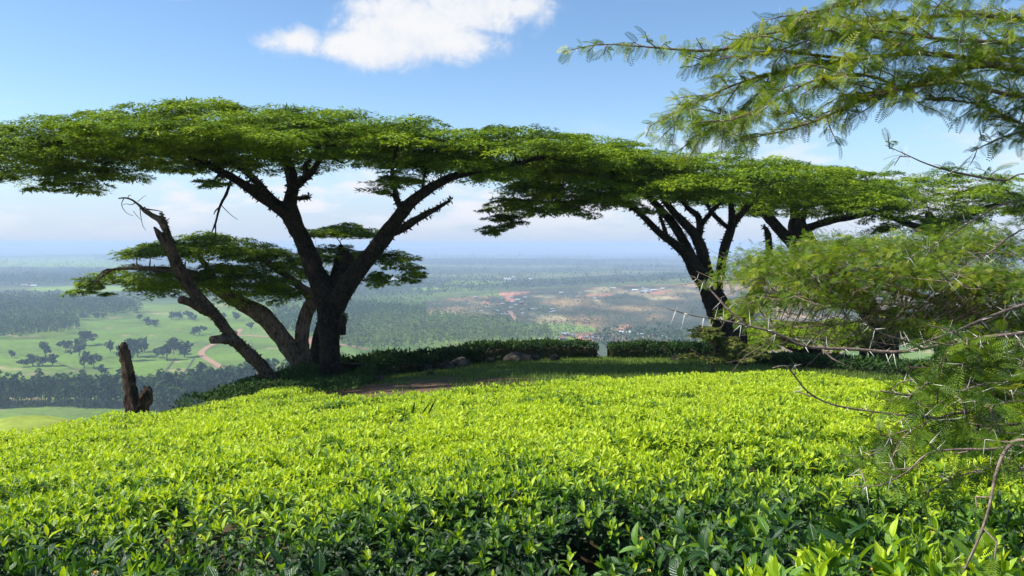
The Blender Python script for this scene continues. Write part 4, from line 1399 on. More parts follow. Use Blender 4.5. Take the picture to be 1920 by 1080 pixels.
def rock(label, px, py, w, h, Y, seed):
    rg = np.random.default_rng(seed)
    import bmesh
    bm = bmesh.new()
    bmesh.ops.create_icosphere(bm, subdivisions=3, radius=1.0)
    k = Y / FPX
    ph = rg.uniform(0, 6, 9)
    planes = norm(rg.normal(0, 1, (9, 3)))
    lim = rg.uniform(0.62, 0.95, 9)
    for v in bm.verts:
        p = np.array(v.co)
        for q in range(9):                               # chop flats off the boulder
            dd = p @ planes[q]
            if dd > lim[q]:
                p = p - planes[q] * (dd - lim[q]) * 0.9
        p *= 1 + 0.05 * math.sin(5 * p[0] + ph[0]) * math.sin(6 * p[1] + ph[1]) + 0.04 * math.sin(11 * p[2] + ph[2] + 7 * p[0])
        v.co = (p[0] * w * k / 2, p[1] * w * k / 2 * 0.8, p[2] * h * k * 0.8)
    me = bpy.data.meshes.new('boulder')
    bm.to_mesh(me)
    bm.free()
    me.materials.append(M_ROCK)
    x = (px - 960) / FPX * Y
    o = add('boulder', me, loc=(x, Y, g1(x, Y) + 0.02))
    o.rotation_euler.z = rg.uniform(0, 6)
    tag(o, label, 'boulder', 'boulders on the shaded lawn')


rock('tallest boulder, upright and split looking, in front of the long hedge', 862, 675, 46, 26, 26.5, 1)
rock('lower rounded boulder leaning against the left of the tallest one', 838, 680, 40, 18, 26.0, 2)
rock('broad flat boulder in the middle of the lawn edge, widest of all', 968, 668, 60, 22, 29.5, 3)
rock('boulder touching the right end of the widest one', 1000, 668, 38, 16, 29.8, 4)
rock('small boulder alone near the right end of the long hedge', 1042, 672, 24, 13, 30.0, 5)
rock('small brown boulder between the tallest and the widest one', 920, 668, 26, 11, 29.2, 6)
rock('half buried boulder left of the tallest one', 796, 676, 34, 14, 25.5, 7)
rock('brown boulder nearest the big acacia trunk', 690, 688, 36, 16, 22.3, 8)
rock('dark pointed boulder on the bare soil right of the big acacia', 706, 704, 34, 16, 20.3, 9)
rock('flat boulder low in the grass in front of the widest one', 806, 694, 22, 10, 22.0, 10)
rock('pale small boulder at the foot of the dead leaning tree', 548, 722, 20, 22, 18.6, 11)
rock('brown boulder behind the sapling at the end of the short hedge', 1272, 676, 34, 10, 30.5, 12)
rock('pale boulder in front of the low shaded hedge on the right', 1490, 688, 26, 12, 23.5, 13)


def undergrowth():
    rg = np.random.default_rng(310)
    n = 30000
    x = rg.uniform(-8.6, -2.9, n)
    y = rg.uniform(15.5, 25.5, n)
    edge = np.interp(y, [14, 18, 22, 26], [-2.9, -3.1, -3.6, -4.4])
    m = (x < edge) & (x > np.interp(y, [14, 20, 26], [-6.4, -6.8, -8.4])) & ~in_tea(x, y + 0.6)
    x, y = x[m], y[m]
    hgt = 0.20 + 0.16 * fbm(x / 0.9, y / 0.9, 77, 3) + 0.35 * np.exp(-((x + 5.9) / .7) ** 2 - ((y - 22.5) / 2.5) ** 2) + .25 * np.exp(-((x + 3.5) / .5) ** 2 - ((y - 21.5) / 1) ** 2)
    z = ground(x, y) + np.maximum(hgt, 0.03) * rg.uniform(0.5, 1.05, len(x))
    nrm = np.tile(np.array([[0, 0, 1.0]]), (len(x), 1))
    o = add('undergrowth', leaf_cloud('undergrowth', np.c_[x, y, z], nrm, 0.075, rg, M_HEDGE, rg.uniform(0.1, 0.9, len(x))))
    tag(o, kind='stuff', label='low leafy undergrowth round the foot of the big acacia')
    # grass of the lawn
    n = 60000
    y = rg.uniform(13.5, 35.0, n)
    x = rg.uniform(-0.25, 0.62, n) * y
    m = ~in_tea(x, y - 0.2) & (fbm(x / 1.6, y / 1.6, 5, 3) + np.interp(x, [-4, -1.5, 1, 3], [-.8, -.5, .2, .5]) + 0.08 * np.maximum(y - 17.5, 0) > -0.1)
    x, y = x[m], y[m]
    n = len(x)
    T = np.array([(0, -0.05, 0), (0, 0.05, 0), (0.35, 0.0, 1.0)])
    a = rg.uniform(0, 6.28, n)
    M = np.zeros((n, 3, 3))
    M[:, 0, 0] = np.cos(a); M[:, 0, 1] = -np.sin(a); M[:, 1, 0] = np.sin(a); M[:, 1, 1] = np.cos(a); M[:, 2, 2] = 1
    s = rg.uniform(0.04, 0.12, n)
    V, F = stamp(T, np.array([[0, 1, 2]]), M, np.c_[x, y, ground(x, y) - .005], np.c_[s, s * 2.2, s])
    tag(add('grass', mesh_of('grass', V, F, M_GRASS, tint=np.repeat(rg.uniform(0, 1, n), 3))), kind='stuff', label='short shaded lawn grass between the tea and the hedge')


undergrowth()

# ------------------------------------------------------------------ tea
TEA_STOPS = [(0.0, (0.015, 0.052, 0.008)), (0.3, (0.038, 0.115, 0.012)), (0.55, (0.12, 0.26, 0.018)), (0.8, (0.37, 0.54, 0.018)), (1.0, (0.56, 0.69, 0.030))]


def tea_material(name, mode):
    """mode 'plant': leaf age on the mesh and flush on the instance; mode 'leaf': age on the mesh and a random per leaf"""
    m, N = new_mat(name)
    out = N.n('ShaderNodeOutputMaterial')
    age = N.n('ShaderNodeAttribute', attribute_name='age').outputs['Fac']
    oi = N.n('ShaderNodeObjectInfo')
    if mode == 'plant':
        fl = N.n('ShaderNodeAttribute', attribute_name='flush', attribute_type='INSTANCER').outputs['Fac']
        f = N.math('SUBTRACT', N.math('MULTIPLY', fl, 1.18), N.math('MULTIPLY', age, 0.75))
        f = N.math('ADD', f, 0.06)
    else:
        f = N.math('SUBTRACT', 0.95, N.math('MULTIPLY', age, 0.85))
    f = N.math('ADD', f, N.math('MULTIPLY', N.math('SUBTRACT', oi.outputs['Random'], 0.5), 0.22), clamp=True)
    c = N.ramp(f, TEA_STOPS)
    uv = N.n('ShaderNodeUVMap')
    sp = N.n('ShaderNodeSeparateXYZ')
    N.l(uv.outputs[0], sp.inputs[0])
    av = N.math('ABSOLUTE', N.math('SUBTRACT', sp.outputs[1], 0.5))
    # side veins slant forward from the midrib
    ph = N.math('SUBTRACT', N.math('MULTIPLY', sp.outputs[0], 9.0), N.math('MULTIPLY', av, 5.0))
    vein = N.math('ABSOLUTE', N.math('SINE', N.math('MULTIPLY', ph, math.pi)))
    rib = N.smooth(av, 0.0, 0.05)
    c = N.mix(N.math('MULTIPLY', N.math('SUBTRACT', 1.0, rib), 0.35), c, (0.30, 0.42, 0.10))
    b = principled(N, c, 0.36, 0.5)
    bp = N.n('ShaderNodeBump')
    bp.inputs['Strength'].default_value = 0.45
    bp.inputs['Distance'].default_value = 0.004
    N.l(N.math('ADD', N.math('POWER', vein, 0.5), rib), bp.inputs['Height'])
    N.l(bp.outputs[0], b.inputs['Normal'])
    t = N.n('ShaderNodeBsdfTranslucent')
    N.l(N.mix(1.0, c, (1.3, 1.25, 0.5), 'MULTIPLY'), t.inputs['Color'])
    mx = N.n('ShaderNodeMixShader')
    mx.inputs[0].default_value = 0.34
    N.l(b.outputs[0], mx.inputs[1])
    N.l(t.outputs[0], mx.inputs[2])
    N.l(mx.outputs[0], out.inputs[0])
    return m


M_TEA = tea_material('tea_leaf', 'plant')
M_TEALEAF = tea_material('tea_leaf_single', 'leaf')


def tea_leaf(nu=6, fold=0.28, droop=0.28, wave=0.0, wide=0.42):
    """unit tea leaf along +X: verts, quads, uv"""
    u = np.linspace(0, 1, nu + 1)
    w = wide / 2 * np.maximum(np.sin(math.pi * np.clip(u, 0, 1) ** 0.82), 0) ** 0.75
    w[0] = 0.015
    w[-1] = 0.004
    V, UV = [], []
    for i in range(nu + 1):
        for v in (-1, 0, 1):
            ser = 1 + (wave * (1 if i % 2 else -1) if v else 0)
            V.append((u[i] * (1 - 0.12 * droop * u[i]), v * w[i] * ser, abs(v) * w[i] * fold + 0.10 * u[i] - droop * u[i] ** 2))
            UV.append((u[i], 0.5 + v * 0.5))
    F = []
    for i in range(nu):
        for j in range(2):
            a = i * 3 + j
            F.append((a, a + 3, a + 4, a + 1))
    return np.array(V), np.array(F), np.array(UV)


def rotz(a):
    return np.array([[math.cos(a), -math.sin(a), 0], [math.sin(a), math.cos(a), 0], [0, 0, 1]])


def roty(a):
    return np.array([[math.cos(a), 0, math.sin(a)], [0, 1, 0], [-math.sin(a), 0, math.cos(a)]])


def shoot_mesh(name, seed, young, mature, nu=5, length=0.20):
    rg = np.random.default_rng(seed)
    Vs, Fs, UVs, ages, o = [], [], [], [], 0
    n = young + mature
    for i in range(n):
        a = i * 2.4 + rg.normal(0, 0.3)
        if i < young:                                    # upright flush on the tip
            h = -0.012 * i + 0.01
            L = (0.032 if i == 0 else 0.046 + 0.010 * i) * rg.uniform(0.85, 1.15)
            el = math.radians(80 - 15 * i + rg.normal(0, 8))
            age = 0.10 * i + rg.uniform(0, 0.08)
            T, F, UV = tea_leaf(nu, 0.5, 0.10 + 0.05 * i, 0, 0.34)
        else:
            k = (i - young) / max(1, mature - 1)
            h = -0.03 - 0.9 * length * k
            L = rg.uniform(0.06, 0.09)
            el = math.radians(rg.normal(36 - 26 * k, 14))
            age = 0.55 + 0.45 * k + rg.uniform(-0.05, 0.05)
            T, F, UV = tea_leaf(nu, rg.uniform(0.2, 0.4), rg.uniform(0.18, 0.5), 0.03, rg.uniform(0.36, 0.45))
        M = rotz(a) @ roty(-el)
        V = (T * L) @ M.T + np.array([0.004 * math.cos(a), 0.004 * math.sin(a), h])
        Vs.append(V)
        Fs.append(F + o)
        UVs.append(UV)
        ages.append(np.full(len(V), age))
        o += len(V)
    V, F = tube(np.array([(0, 0, -length, 0.0028), (0.004, 0, -length / 2, 0.002), (0, 0, 0.005, 0.0012)]), 4, cap=False)
    Vs.append(V)
    Fs.append(F + o)
    UVs.append(np.full((len(V), 2), 0.9))
    ages.append(np.full(len(V), 0.7))
    return mesh_of(name, np.concatenate(Vs), np.concatenate(Fs), M_TEA, smooth=True, attrs={'age': np.concatenate(ages)}, uv=np.concatenate(UVs))


SHOOTS = bpy.data.collections.new('tea_shoots')
for i in range(7):
    SHOOTS.objects.link(bpy.data.objects.new('tea_shoot_%s' % 'abcdefg'[i], shoot_mesh('tea_shoot', 400 + i, [3, 4, 3, 4, 1, 0, 2][i], [5, 4, 6, 5, 7, 8, 6][i])))


def scatter_group(coll):
    ng = bpy.data.node_groups.new('scatter_shoots', 'GeometryNodeTree')
    ng.interface.new_socket('Geometry', in_out='INPUT', socket_type='NodeSocketGeometry')
    ng.interface.new_socket('Geometry', in_out='OUTPUT', socket_type='NodeSocketGeometry')
    n = ng.nodes
    gi, go = n.new('NodeGroupInput'), n.new('NodeGroupOutput')
    ci = n.new('GeometryNodeCollectionInfo')
    ci.inputs['Collection'].default_value = coll
    ci.inputs['Separate Children'].default_value = True
    ci.inputs['Reset Children'].default_value = True
    ip = n.new('GeometryNodeInstanceOnPoints')
    ip.inputs['Pick Instance'].default_value = True

    def attr(name, typ):
        a = n.new('GeometryNodeInputNamedAttribute')
        a.data_type = typ
        a.inputs['Name'].default_value = name
        return a.outputs['Attribute']
    e2r = n.new('FunctionNodeEulerToRotation')
    ng.links.new(attr('rot', 'FLOAT_VECTOR'), e2r.inputs[0])
    ng.links.new(gi.outputs[0], ip.inputs['Points'])
    ng.links.new(ci.outputs[0], ip.inputs['Instance'])
    ng.links.new(attr('vid', 'INT'), ip.inputs['Instance Index'])
    ng.links.new(e2r.outputs[0], ip.inputs['Rotation'])
    ng.links.new(attr('scl', 'FLOAT'), ip.inputs['Scale'])
    ng.links.new(ip.outputs[0], go.inputs[0])
    return ng


SCATTER = scatter_group(SHOOTS)


def scatter_obj(name, pos, rot, scl, flush, vid, parent=None, group=None):
    me = bpy.data.meshes.new(name)
    me.vertices.add(len(pos))
    me.vertices.foreach_set('co', np.asarray(pos, dtype=np.float32).ravel())
    a = me.attributes.new('rot', 'FLOAT_VECTOR', 'POINT')
    a.data.foreach_set('vector', np.asarray(rot, dtype=np.float32).ravel())
    for nm, val in (('scl', scl), ('flush', flush)):
        a = me.attributes.new(nm, 'FLOAT', 'POINT')
        a.data.foreach_set('value', np.asarray(val, dtype=np.float32))
    a = me.attributes.new('vid', 'INT', 'POINT')
    a.data.foreach_set('value', np.asarray(vid, dtype=np.int32))
    o = add(name, me, parent)
    md = o.modifiers.new('shoots', 'NODES')
    md.node_group = group or SCATTER
    return o


# bushes near the camera that stand apart: centre x, y, radius x, radius y, top above the tea plane
BUSHES = [
    (-1.75, 2.65, 1.05, 0.72, 0.0, 0.38, 'dark glossy tea bush filling the bottom left corner of the picture', 30),
    (0.30, 2.55, 0.66, 0.62, -0.10, 0.36, 'flowering tea bush with small leaves right of the dark gap at the bottom', 150),
    (1.12, 1.95, 0.80, 0.55, 0.12, 0.72, 'fresh tea bush with large bright leaves close at the bottom right', 14),
    (-0.72, 2.45, 0.44, 0.52, -0.06, 0.34, 'dark tea bush just left of the deep gap at the bottom', 40),
    (2.15, 2.9, 0.85, 0.7, 0.02, 0.50, 'dark tea bush under the thorn twigs at the right frame edge', 18),
    (1.10, 3.0, 0.78, 0.5, 0.0, 0.48, 'tea bush of mixed dark and fresh leaves behind the large leaved one', 30),
]


def tea_top(x, y):
    """height of the leaf surface over the field, and how much it is flushing"""
    base = tea_plane(x, y)
    b = 0.10 * fbm(x / 1.1, y / 0.9, 61, 3) + 0.07 * fbm(x / 0.38, y / 0.34, 64, 2)
    rows = -0.06 * np.clip(np.sin(y * 2 * math.pi / 1.5 + 0.7 * fbm(x / 2.5, y / 2.5, 9, 2)) - 0.55, 0, 1)
    return base + b + rows - 0.07


GAPS = [(-0.43, 2.62, 0.17, 0.46), (0.40, 3.40, 0.24, 0.30), (-2.1, 3.3, 0.16, 0.25), (1.7, 3.35, 0.18, 0.25)]     # dark openings between bushes


def in_gap(x, y):
    m = np.zeros(np.shape(x), dtype=bool)
    for gx, gy, a, b in GAPS:
        m |= ((x - gx) / a) ** 2 + ((y - gy) / b) ** 2 < 1
    return m


def field_front(x):
    return 3.35 + 0.35 * vnoise(x * 1.1, x * 0, 15) + np.interp(x, [-3, -1.2, 0.3, 1.0, 2.2, 4], [-0.35, -0.15, 0.15, 0.25, 0.1, 0.1])


def euler_from(nrm, spin, rg, jit):
    """tilt the +Z axis to nrm after a spin about Z"""
    n = norm(nrm + rg.normal(0, jit, nrm.shape))
    th = np.arccos(np.clip(n[:, 2], -1, 1))
    az = np.arctan2(n[:, 1], n[:, 0])
    out = np.empty((len(n), 3))
    for i in range(len(n)):
        m = Matrix.Rotation(az[i], 3, 'Z') @ Matrix.Rotation(th[i], 3, 'Y') @ Matrix.Rotation(spin[i], 3, 'Z')
        out[i] = m.to_euler()
    return out


def tea_field():
    rg = np.random.default_rng(410)
    # candidates in the part of the field the picture can see, with a margin on both sides
    n = 110000
    y = 3.0 + 17.0 * rg.uniform(0, 1, n) ** 0.85
    x = rg.uniform(-0.76, 0.76, n) * y * 1.03 + rg.uniform(-0.6, 0.6, n)
    fr = field_front(x)
    m = in_tea(x, y) & (y > fr - 0.28) & ~in_gap(x, y)
    x, y, fr = x[m], y[m], fr[m]
    # thin to an even cover
    dens = 1.0 / (y * 17.0 * (1 / 0.85))
    keep = rg.uniform(0, 1, len(x)) < np.clip(y / 11.0 + 0.45, 0, 1) * np.clip(0.85 + 1.0 * fbm(x / 0.42, y / 0.42, 68, 2), 0.12, 1)
    x, y, fr = x[keep], y[keep], fr[keep]
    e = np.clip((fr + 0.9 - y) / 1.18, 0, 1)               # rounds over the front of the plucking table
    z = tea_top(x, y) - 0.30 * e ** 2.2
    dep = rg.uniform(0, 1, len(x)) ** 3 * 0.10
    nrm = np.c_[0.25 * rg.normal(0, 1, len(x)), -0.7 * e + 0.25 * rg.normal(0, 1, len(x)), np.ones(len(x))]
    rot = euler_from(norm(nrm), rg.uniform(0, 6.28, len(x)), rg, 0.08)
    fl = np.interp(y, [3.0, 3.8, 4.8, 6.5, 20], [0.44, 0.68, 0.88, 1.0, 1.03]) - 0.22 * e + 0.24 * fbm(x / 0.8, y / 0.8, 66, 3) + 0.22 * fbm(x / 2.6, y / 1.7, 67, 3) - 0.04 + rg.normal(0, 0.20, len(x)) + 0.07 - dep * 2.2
    vid = np.where(rg.uniform(0, 1, len(x)) < np.clip(fl, 0.1, 0.95), rg.integers(0, 4, len(x)), rg.integers(4, 7, len(x)))
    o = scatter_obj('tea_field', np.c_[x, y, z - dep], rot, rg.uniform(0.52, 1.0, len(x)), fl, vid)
    tag(o, 'broad sunlit tea field with bright yellow green tips sloping away to the acacias', kind='stuff')
    # the front of the table: shoots hanging over the drop
    m = 5200
    x = rg.uniform(-3.3, 3.6, m)
    fr = field_front(x)
    q = rg.uniform(0, 1, m)
    y = fr - 0.28 + 0.16 * q - 0.06 * vnoise(x * 4, q * 3, 4)
    z = tea_top(x, y) - 0.22 - 0.5 * (1 - q)
    ok = ~in_gap(x, y)
    x, y, z, q, m = x[ok], y[ok], z[ok], q[ok], int(ok.sum())
    nrm = np.c_[0.3 * rg.normal(0, 1, m), -1.0 + 0 * x, 0.55 + 0.5 * q]
    rot = euler_from(norm(nrm), rg.uniform(0, 6.28, m), rg, 0.2)
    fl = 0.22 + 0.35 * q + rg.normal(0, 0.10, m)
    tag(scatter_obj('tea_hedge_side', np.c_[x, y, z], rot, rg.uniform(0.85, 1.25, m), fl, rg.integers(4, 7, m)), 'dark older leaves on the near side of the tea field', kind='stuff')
    # dark sheet added for the woody tangle, keeps light from leaking through
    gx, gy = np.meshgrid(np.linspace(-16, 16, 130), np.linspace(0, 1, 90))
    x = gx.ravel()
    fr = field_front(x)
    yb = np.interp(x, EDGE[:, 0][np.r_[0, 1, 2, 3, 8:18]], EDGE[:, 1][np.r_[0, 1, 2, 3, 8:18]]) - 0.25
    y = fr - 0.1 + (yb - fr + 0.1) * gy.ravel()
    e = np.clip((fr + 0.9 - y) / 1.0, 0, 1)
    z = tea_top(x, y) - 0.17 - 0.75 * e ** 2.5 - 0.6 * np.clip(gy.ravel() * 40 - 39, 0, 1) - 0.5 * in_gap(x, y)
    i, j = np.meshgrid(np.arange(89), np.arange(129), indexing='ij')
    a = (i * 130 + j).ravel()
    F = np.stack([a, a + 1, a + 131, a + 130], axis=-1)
    tag(add('tea_stem_sheet', mesh_of('tea_stem_sheet', np.c_[x, y, z], F, M_STEM, smooth=True)), 'dark sheet standing for the woody stems under the tea leaves', kind='stuff')


tea_field()

LEAF_MESHES = []
for k in range(6):
    T, F, UV = tea_leaf(10, [0.25, 0.4, 0.15, 0.3, 0.5, 0.2][k], [0.2, 0.35, 0.12, 0.5, 0.25, 0.4][k], 0.03, [0.42, 0.38, 0.46, 0.4, 0.36, 0.44][k])
    LEAF_MESHES.append([mesh_of('leaf', T, F, M_TEALEAF, smooth=True, attrs={'age': np.full(len(T), a)}, uv=UV) for a in (0.15, 0.5, 0.95)])


def flower_mesh():
    parts, mats = [], []
    for k in range(6):
        T, F, UV = tea_leaf(4, 0.5, -0.35, 0, 0.75)
        M = rotz(k * 1.047) @ roty(math.radians(-25))
        parts.append(((T * 0.016) @ M.T, F))
    V1, F1 = join(parts)
    V2, F2 = tube(np.array([(0, 0, 0.0, 0.004), (0, 0, 0.006, 0.006), (0, 0, 0.011, 0.005)]), 8)
    V, F = join([(V1, F1), (V2, F2)])
    me = mesh_of('flower', V, F, M_PETAL, smooth=True)
    me.materials.append(M_STAMEN)
    mi = np.zeros(len(F), dtype=np.int32)
    mi[len(F1):] = 1
    me.polygons.foreach_set('material_index', mi)
    return me


FLOWER = flower_mesh()


def tea_bush(spec, seed):
    cx, cy, rx, ry, top, fl0, label, nflower = spec
    rg = np.random.default_rng(seed)
    gz = g1(cx, cy)
    zt = float(tea_plane(np.array([cx]), np.array([cy]))[0]) + top
    t = empty('tea_bush', (cx, cy, gz), label, 'tea bush', 'tea bushes nearest the viewer')

    def surf(n, bias=0.0):
        a = rg.uniform(0, 2 * math.pi, n)
        q = np.sqrt(rg.uniform(0, 1, n)) * 1.0
        side = rg.uniform(0, 1, n) < 0.45
        q = np.where(side, rg.uniform(0.9, 1.02, n), q)
        x = cx + rx * q * np.cos(a)
        y = cy + ry * q * np.sin(a)
        z = zt - 0.16 * q ** 3 + 0.05 * fbm(x / 0.3, y / 0.3, seed, 2)
        z = np.where(side, z - rg.uniform(0, 1, n) ** 0.8 * 0.55, z)
        nrm = np.c_[np.cos(a) * q ** 2, np.sin(a) * q ** 2, np.where(side, 0.45, 1.0)]
        return np.c_[x, y, z], norm(nrm), side
    n = int(620 * rx * ry * 1.6)
    pos, nrm, side = surf(n)
    ok = ~in_gap(pos[:, 0], pos[:, 1])
    pos, nrm, side, n = pos[ok], nrm[ok], side[ok], int(ok.sum())
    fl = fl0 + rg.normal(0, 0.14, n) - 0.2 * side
    sc = rg.uniform(0.8, 1.15, n) * (0.72 if nflower > 100 else 1.0)
    vid = np.where(rg.uniform(0, 1, n) < fl0, rg.integers(0, 4, n), rg.integers(4, 7, n))
    o = scatter_obj('foliage', pos - nrm * 0.03, euler_from(nrm, rg.uniform(0, 6.28, n), rg, 0.15), sc, fl, vid, t)
    o['kind'] = 'stuff'
    # single leaves that can be picked out
    m = 250 if nflower < 100 else 200
    big = 1.0 if nflower < 100 else 0.7
    k = 0
    while k < m:
        p, nn, sd = surf(1)
        p, nn = p[0], nn[0]
        if p[1] > cy + 0.5 * ry or in_gap(p[0], p[1]):
            continue
        spin = rg.uniform(0, 6.28)
        M0 = np.array(Vector(tuple(nn)).to_track_quat('Z', 'Y').to_matrix())
        fresh = rg.uniform() < fl0
        for q in range(rg.integers(4, 7)):
            el = math.radians((75 - 13 * q if fresh else 48 - 8 * q) + rg.normal(0, 10))
            M = M0 @ rotz(spin + 2.4 * q) @ roty(-el)
            L = (0.045 + 0.008 * q if fresh and q < 3 else rg.uniform(0.06, 0.09)) * big
            if fl0 > 0.6:
                L *= 1.18
            ag = (0 if q < 3 else 1) if fresh else (1 if rg.uniform() < 0.15 else 2)
            lf = bpy.data.objects.new('leaf', LEAF_MESHES[rg.integers(0, 6)][ag])
            lf.parent = t
            pp = p + nn * (0.03 - 0.013 * q)
            lf.matrix_local = Matrix.LocRotScale(Vector((pp[0] - cx, pp[1] - cy, pp[2] - gz)), Matrix(M.tolist()).to_quaternion(), Vector((L, L, L)))
            COL.objects.link(lf)
            k += 1
    for q in range(nflower // 2):
        p, nn, sd = surf(1)
        p, nn = p[0], nn[0]
        if p[1] > cy + 0.3 * ry:
            continue
        f = bpy.data.objects.new('flower', FLOWER)
        f.parent = t
        s = rg.uniform(0.6, 1.0)
        pp = p + nn * 0.015
        f.matrix_local = Matrix.LocRotScale(Vector((pp[0] - cx, pp[1] - cy, pp[2] - gz)), Vector((nn[0] + .2, nn[1] - .6, nn[2])).to_track_quat('Z', 'Y'), Vector((s, s, s)))
        COL.objects.link(f)
    # stems
    parts = []
    for q in range(46):
        a = rg.uniform(0, 6.28)
        w = math.sqrt(rg.uniform(0, 1))
        e = np.array([cx + rx * .92 * w * math.cos(a), cy + ry * .92 * w * math.sin(a), zt - .08 - .2 * w])
        b = np.array([cx + rx * .3 * w * math.cos(a), cy + ry * .3 * w * math.sin(a), gz - .05])
        mid = (b + e) / 2 + rg.normal(0, .05, 3)
        parts.append(tube(catmull(np.array([[*b, .014], [*mid, .009], [*e, .003]]), .12), 6, .05, rg))
    V, F = join(parts)
    add('stems', mesh_of('stems', V, F, M_STEM, smooth=True), t)['kind'] = 'stuff'


for i, b in enumerate(BUSHES):
    tea_bush(b, 430 + i)

# a tuft of coarse dark grass in the tea
def tuft():
    rg = np.random.default_rng(470)
    c = P(795, 766, 8.2)
    t = empty('grass_tuft', (c[0], c[1], c[2] - .15), 'small tuft of dark upright grass blades poking out of the sunlit tea', 'grass tuft')
    for px, py, e in ((778, 752, 0), (818, 748, 1), (806, 757, 1)):
        a = P(px - 4 - 10 * e, 775, 8.2)
        b = P(px, py, 8.2)
        m = (a + b) / 2
        V = np.array([a + [-.007, 0, 0], a + [.007, 0, 0], m + [.009, 0.01, .01], m + [-.009, 0.01, .01], b + [.002, 0, 0], b + [-.002, 0, 0], ])
        add('blade', mesh_of('blade', V, np.array([[0, 1, 2, 3], [3, 2, 4, 5]]), M_HEDGE, tint=np.full(6, .4)), t)


tuft()

# ------------------------------------------------------------------ the thorn tree close on the right
def frond_template(pairs=10, width=0.026, rachis=True):
    V, F, o = [], [], 0

    def blade(a, d, L, w, lift):
        nonlocal o
        d = np.array(d) / np.linalg.norm(d)
        s = np.array([-d[1], d[0], 0]) * w
        a = np.array(a)
        V.extend([a, a + d * L * .45 - s + [0, 0, lift * .6], a + d * L + [0, 0, lift * .4], a + d * L * .45 + s + [0, 0, lift * .6]])
        F.append([o, o + 1, o + 2, o + 3])
        o += 4
    if rachis:
        blade((0, 0, 0), (1, 0, 0), 1.0, 0.013, 0.0)
    for i in range(pairs):
        u = 0.12 + 0.86 * i / (pairs - 1)
        L = 0.36 * (math.sin(math.pi * (0.15 + 0.75 * u)) ** 0.7)
        for sgn in (-1, 1):
            blade((u, 0, -0.10 * u * u), (0.45, sgn, 0), L, width, 0.05)
    V = np.array(V)
    V[:, 2] -= 0.16 * V[:, 0] ** 2
    return V, np.array(F)


FROND_V, FROND_F = frond_template(10)
FINE_V, FINE_F = frond_template(4, 0.06, False)
FROND_TINTS = [0.2, 0.45, 0.65, 0.85, 0.98]
FROND_MESH = [mesh_of('leaf', FROND_V * np.array([1, 1, 1 + .5 * k]), FROND_F, M_FROND, tint=np.full(len(FROND_V), FROND_TINTS[k])) for k in range(5)]
V, F = tube(np.array([(0, 0, 0, 0.022), (0.3, 0, 0, 0.019), (1.0, 0, 0, 0.003)]), 6)
THORN_MESH = mesh_of('thorn', V, F, M_THORN, smooth=True)


def obj_at(name, me, parent, pos, M, s):
    """a small piece placed in world space below a parent chain without rotations"""
    o = bpy.data.objects.new(name, me)
    w = Vector((0, 0, 0))
    p = parent
    while p is not None:
        w += p.location
        p = p.parent
    o.parent = parent
    o.matrix_local = Matrix.LocRotScale(Vector(tuple(pos)) - w, Matrix(M.tolist()).to_quaternion(), Vector((s, s, s)))
    COL.objects.link(o)
    return o


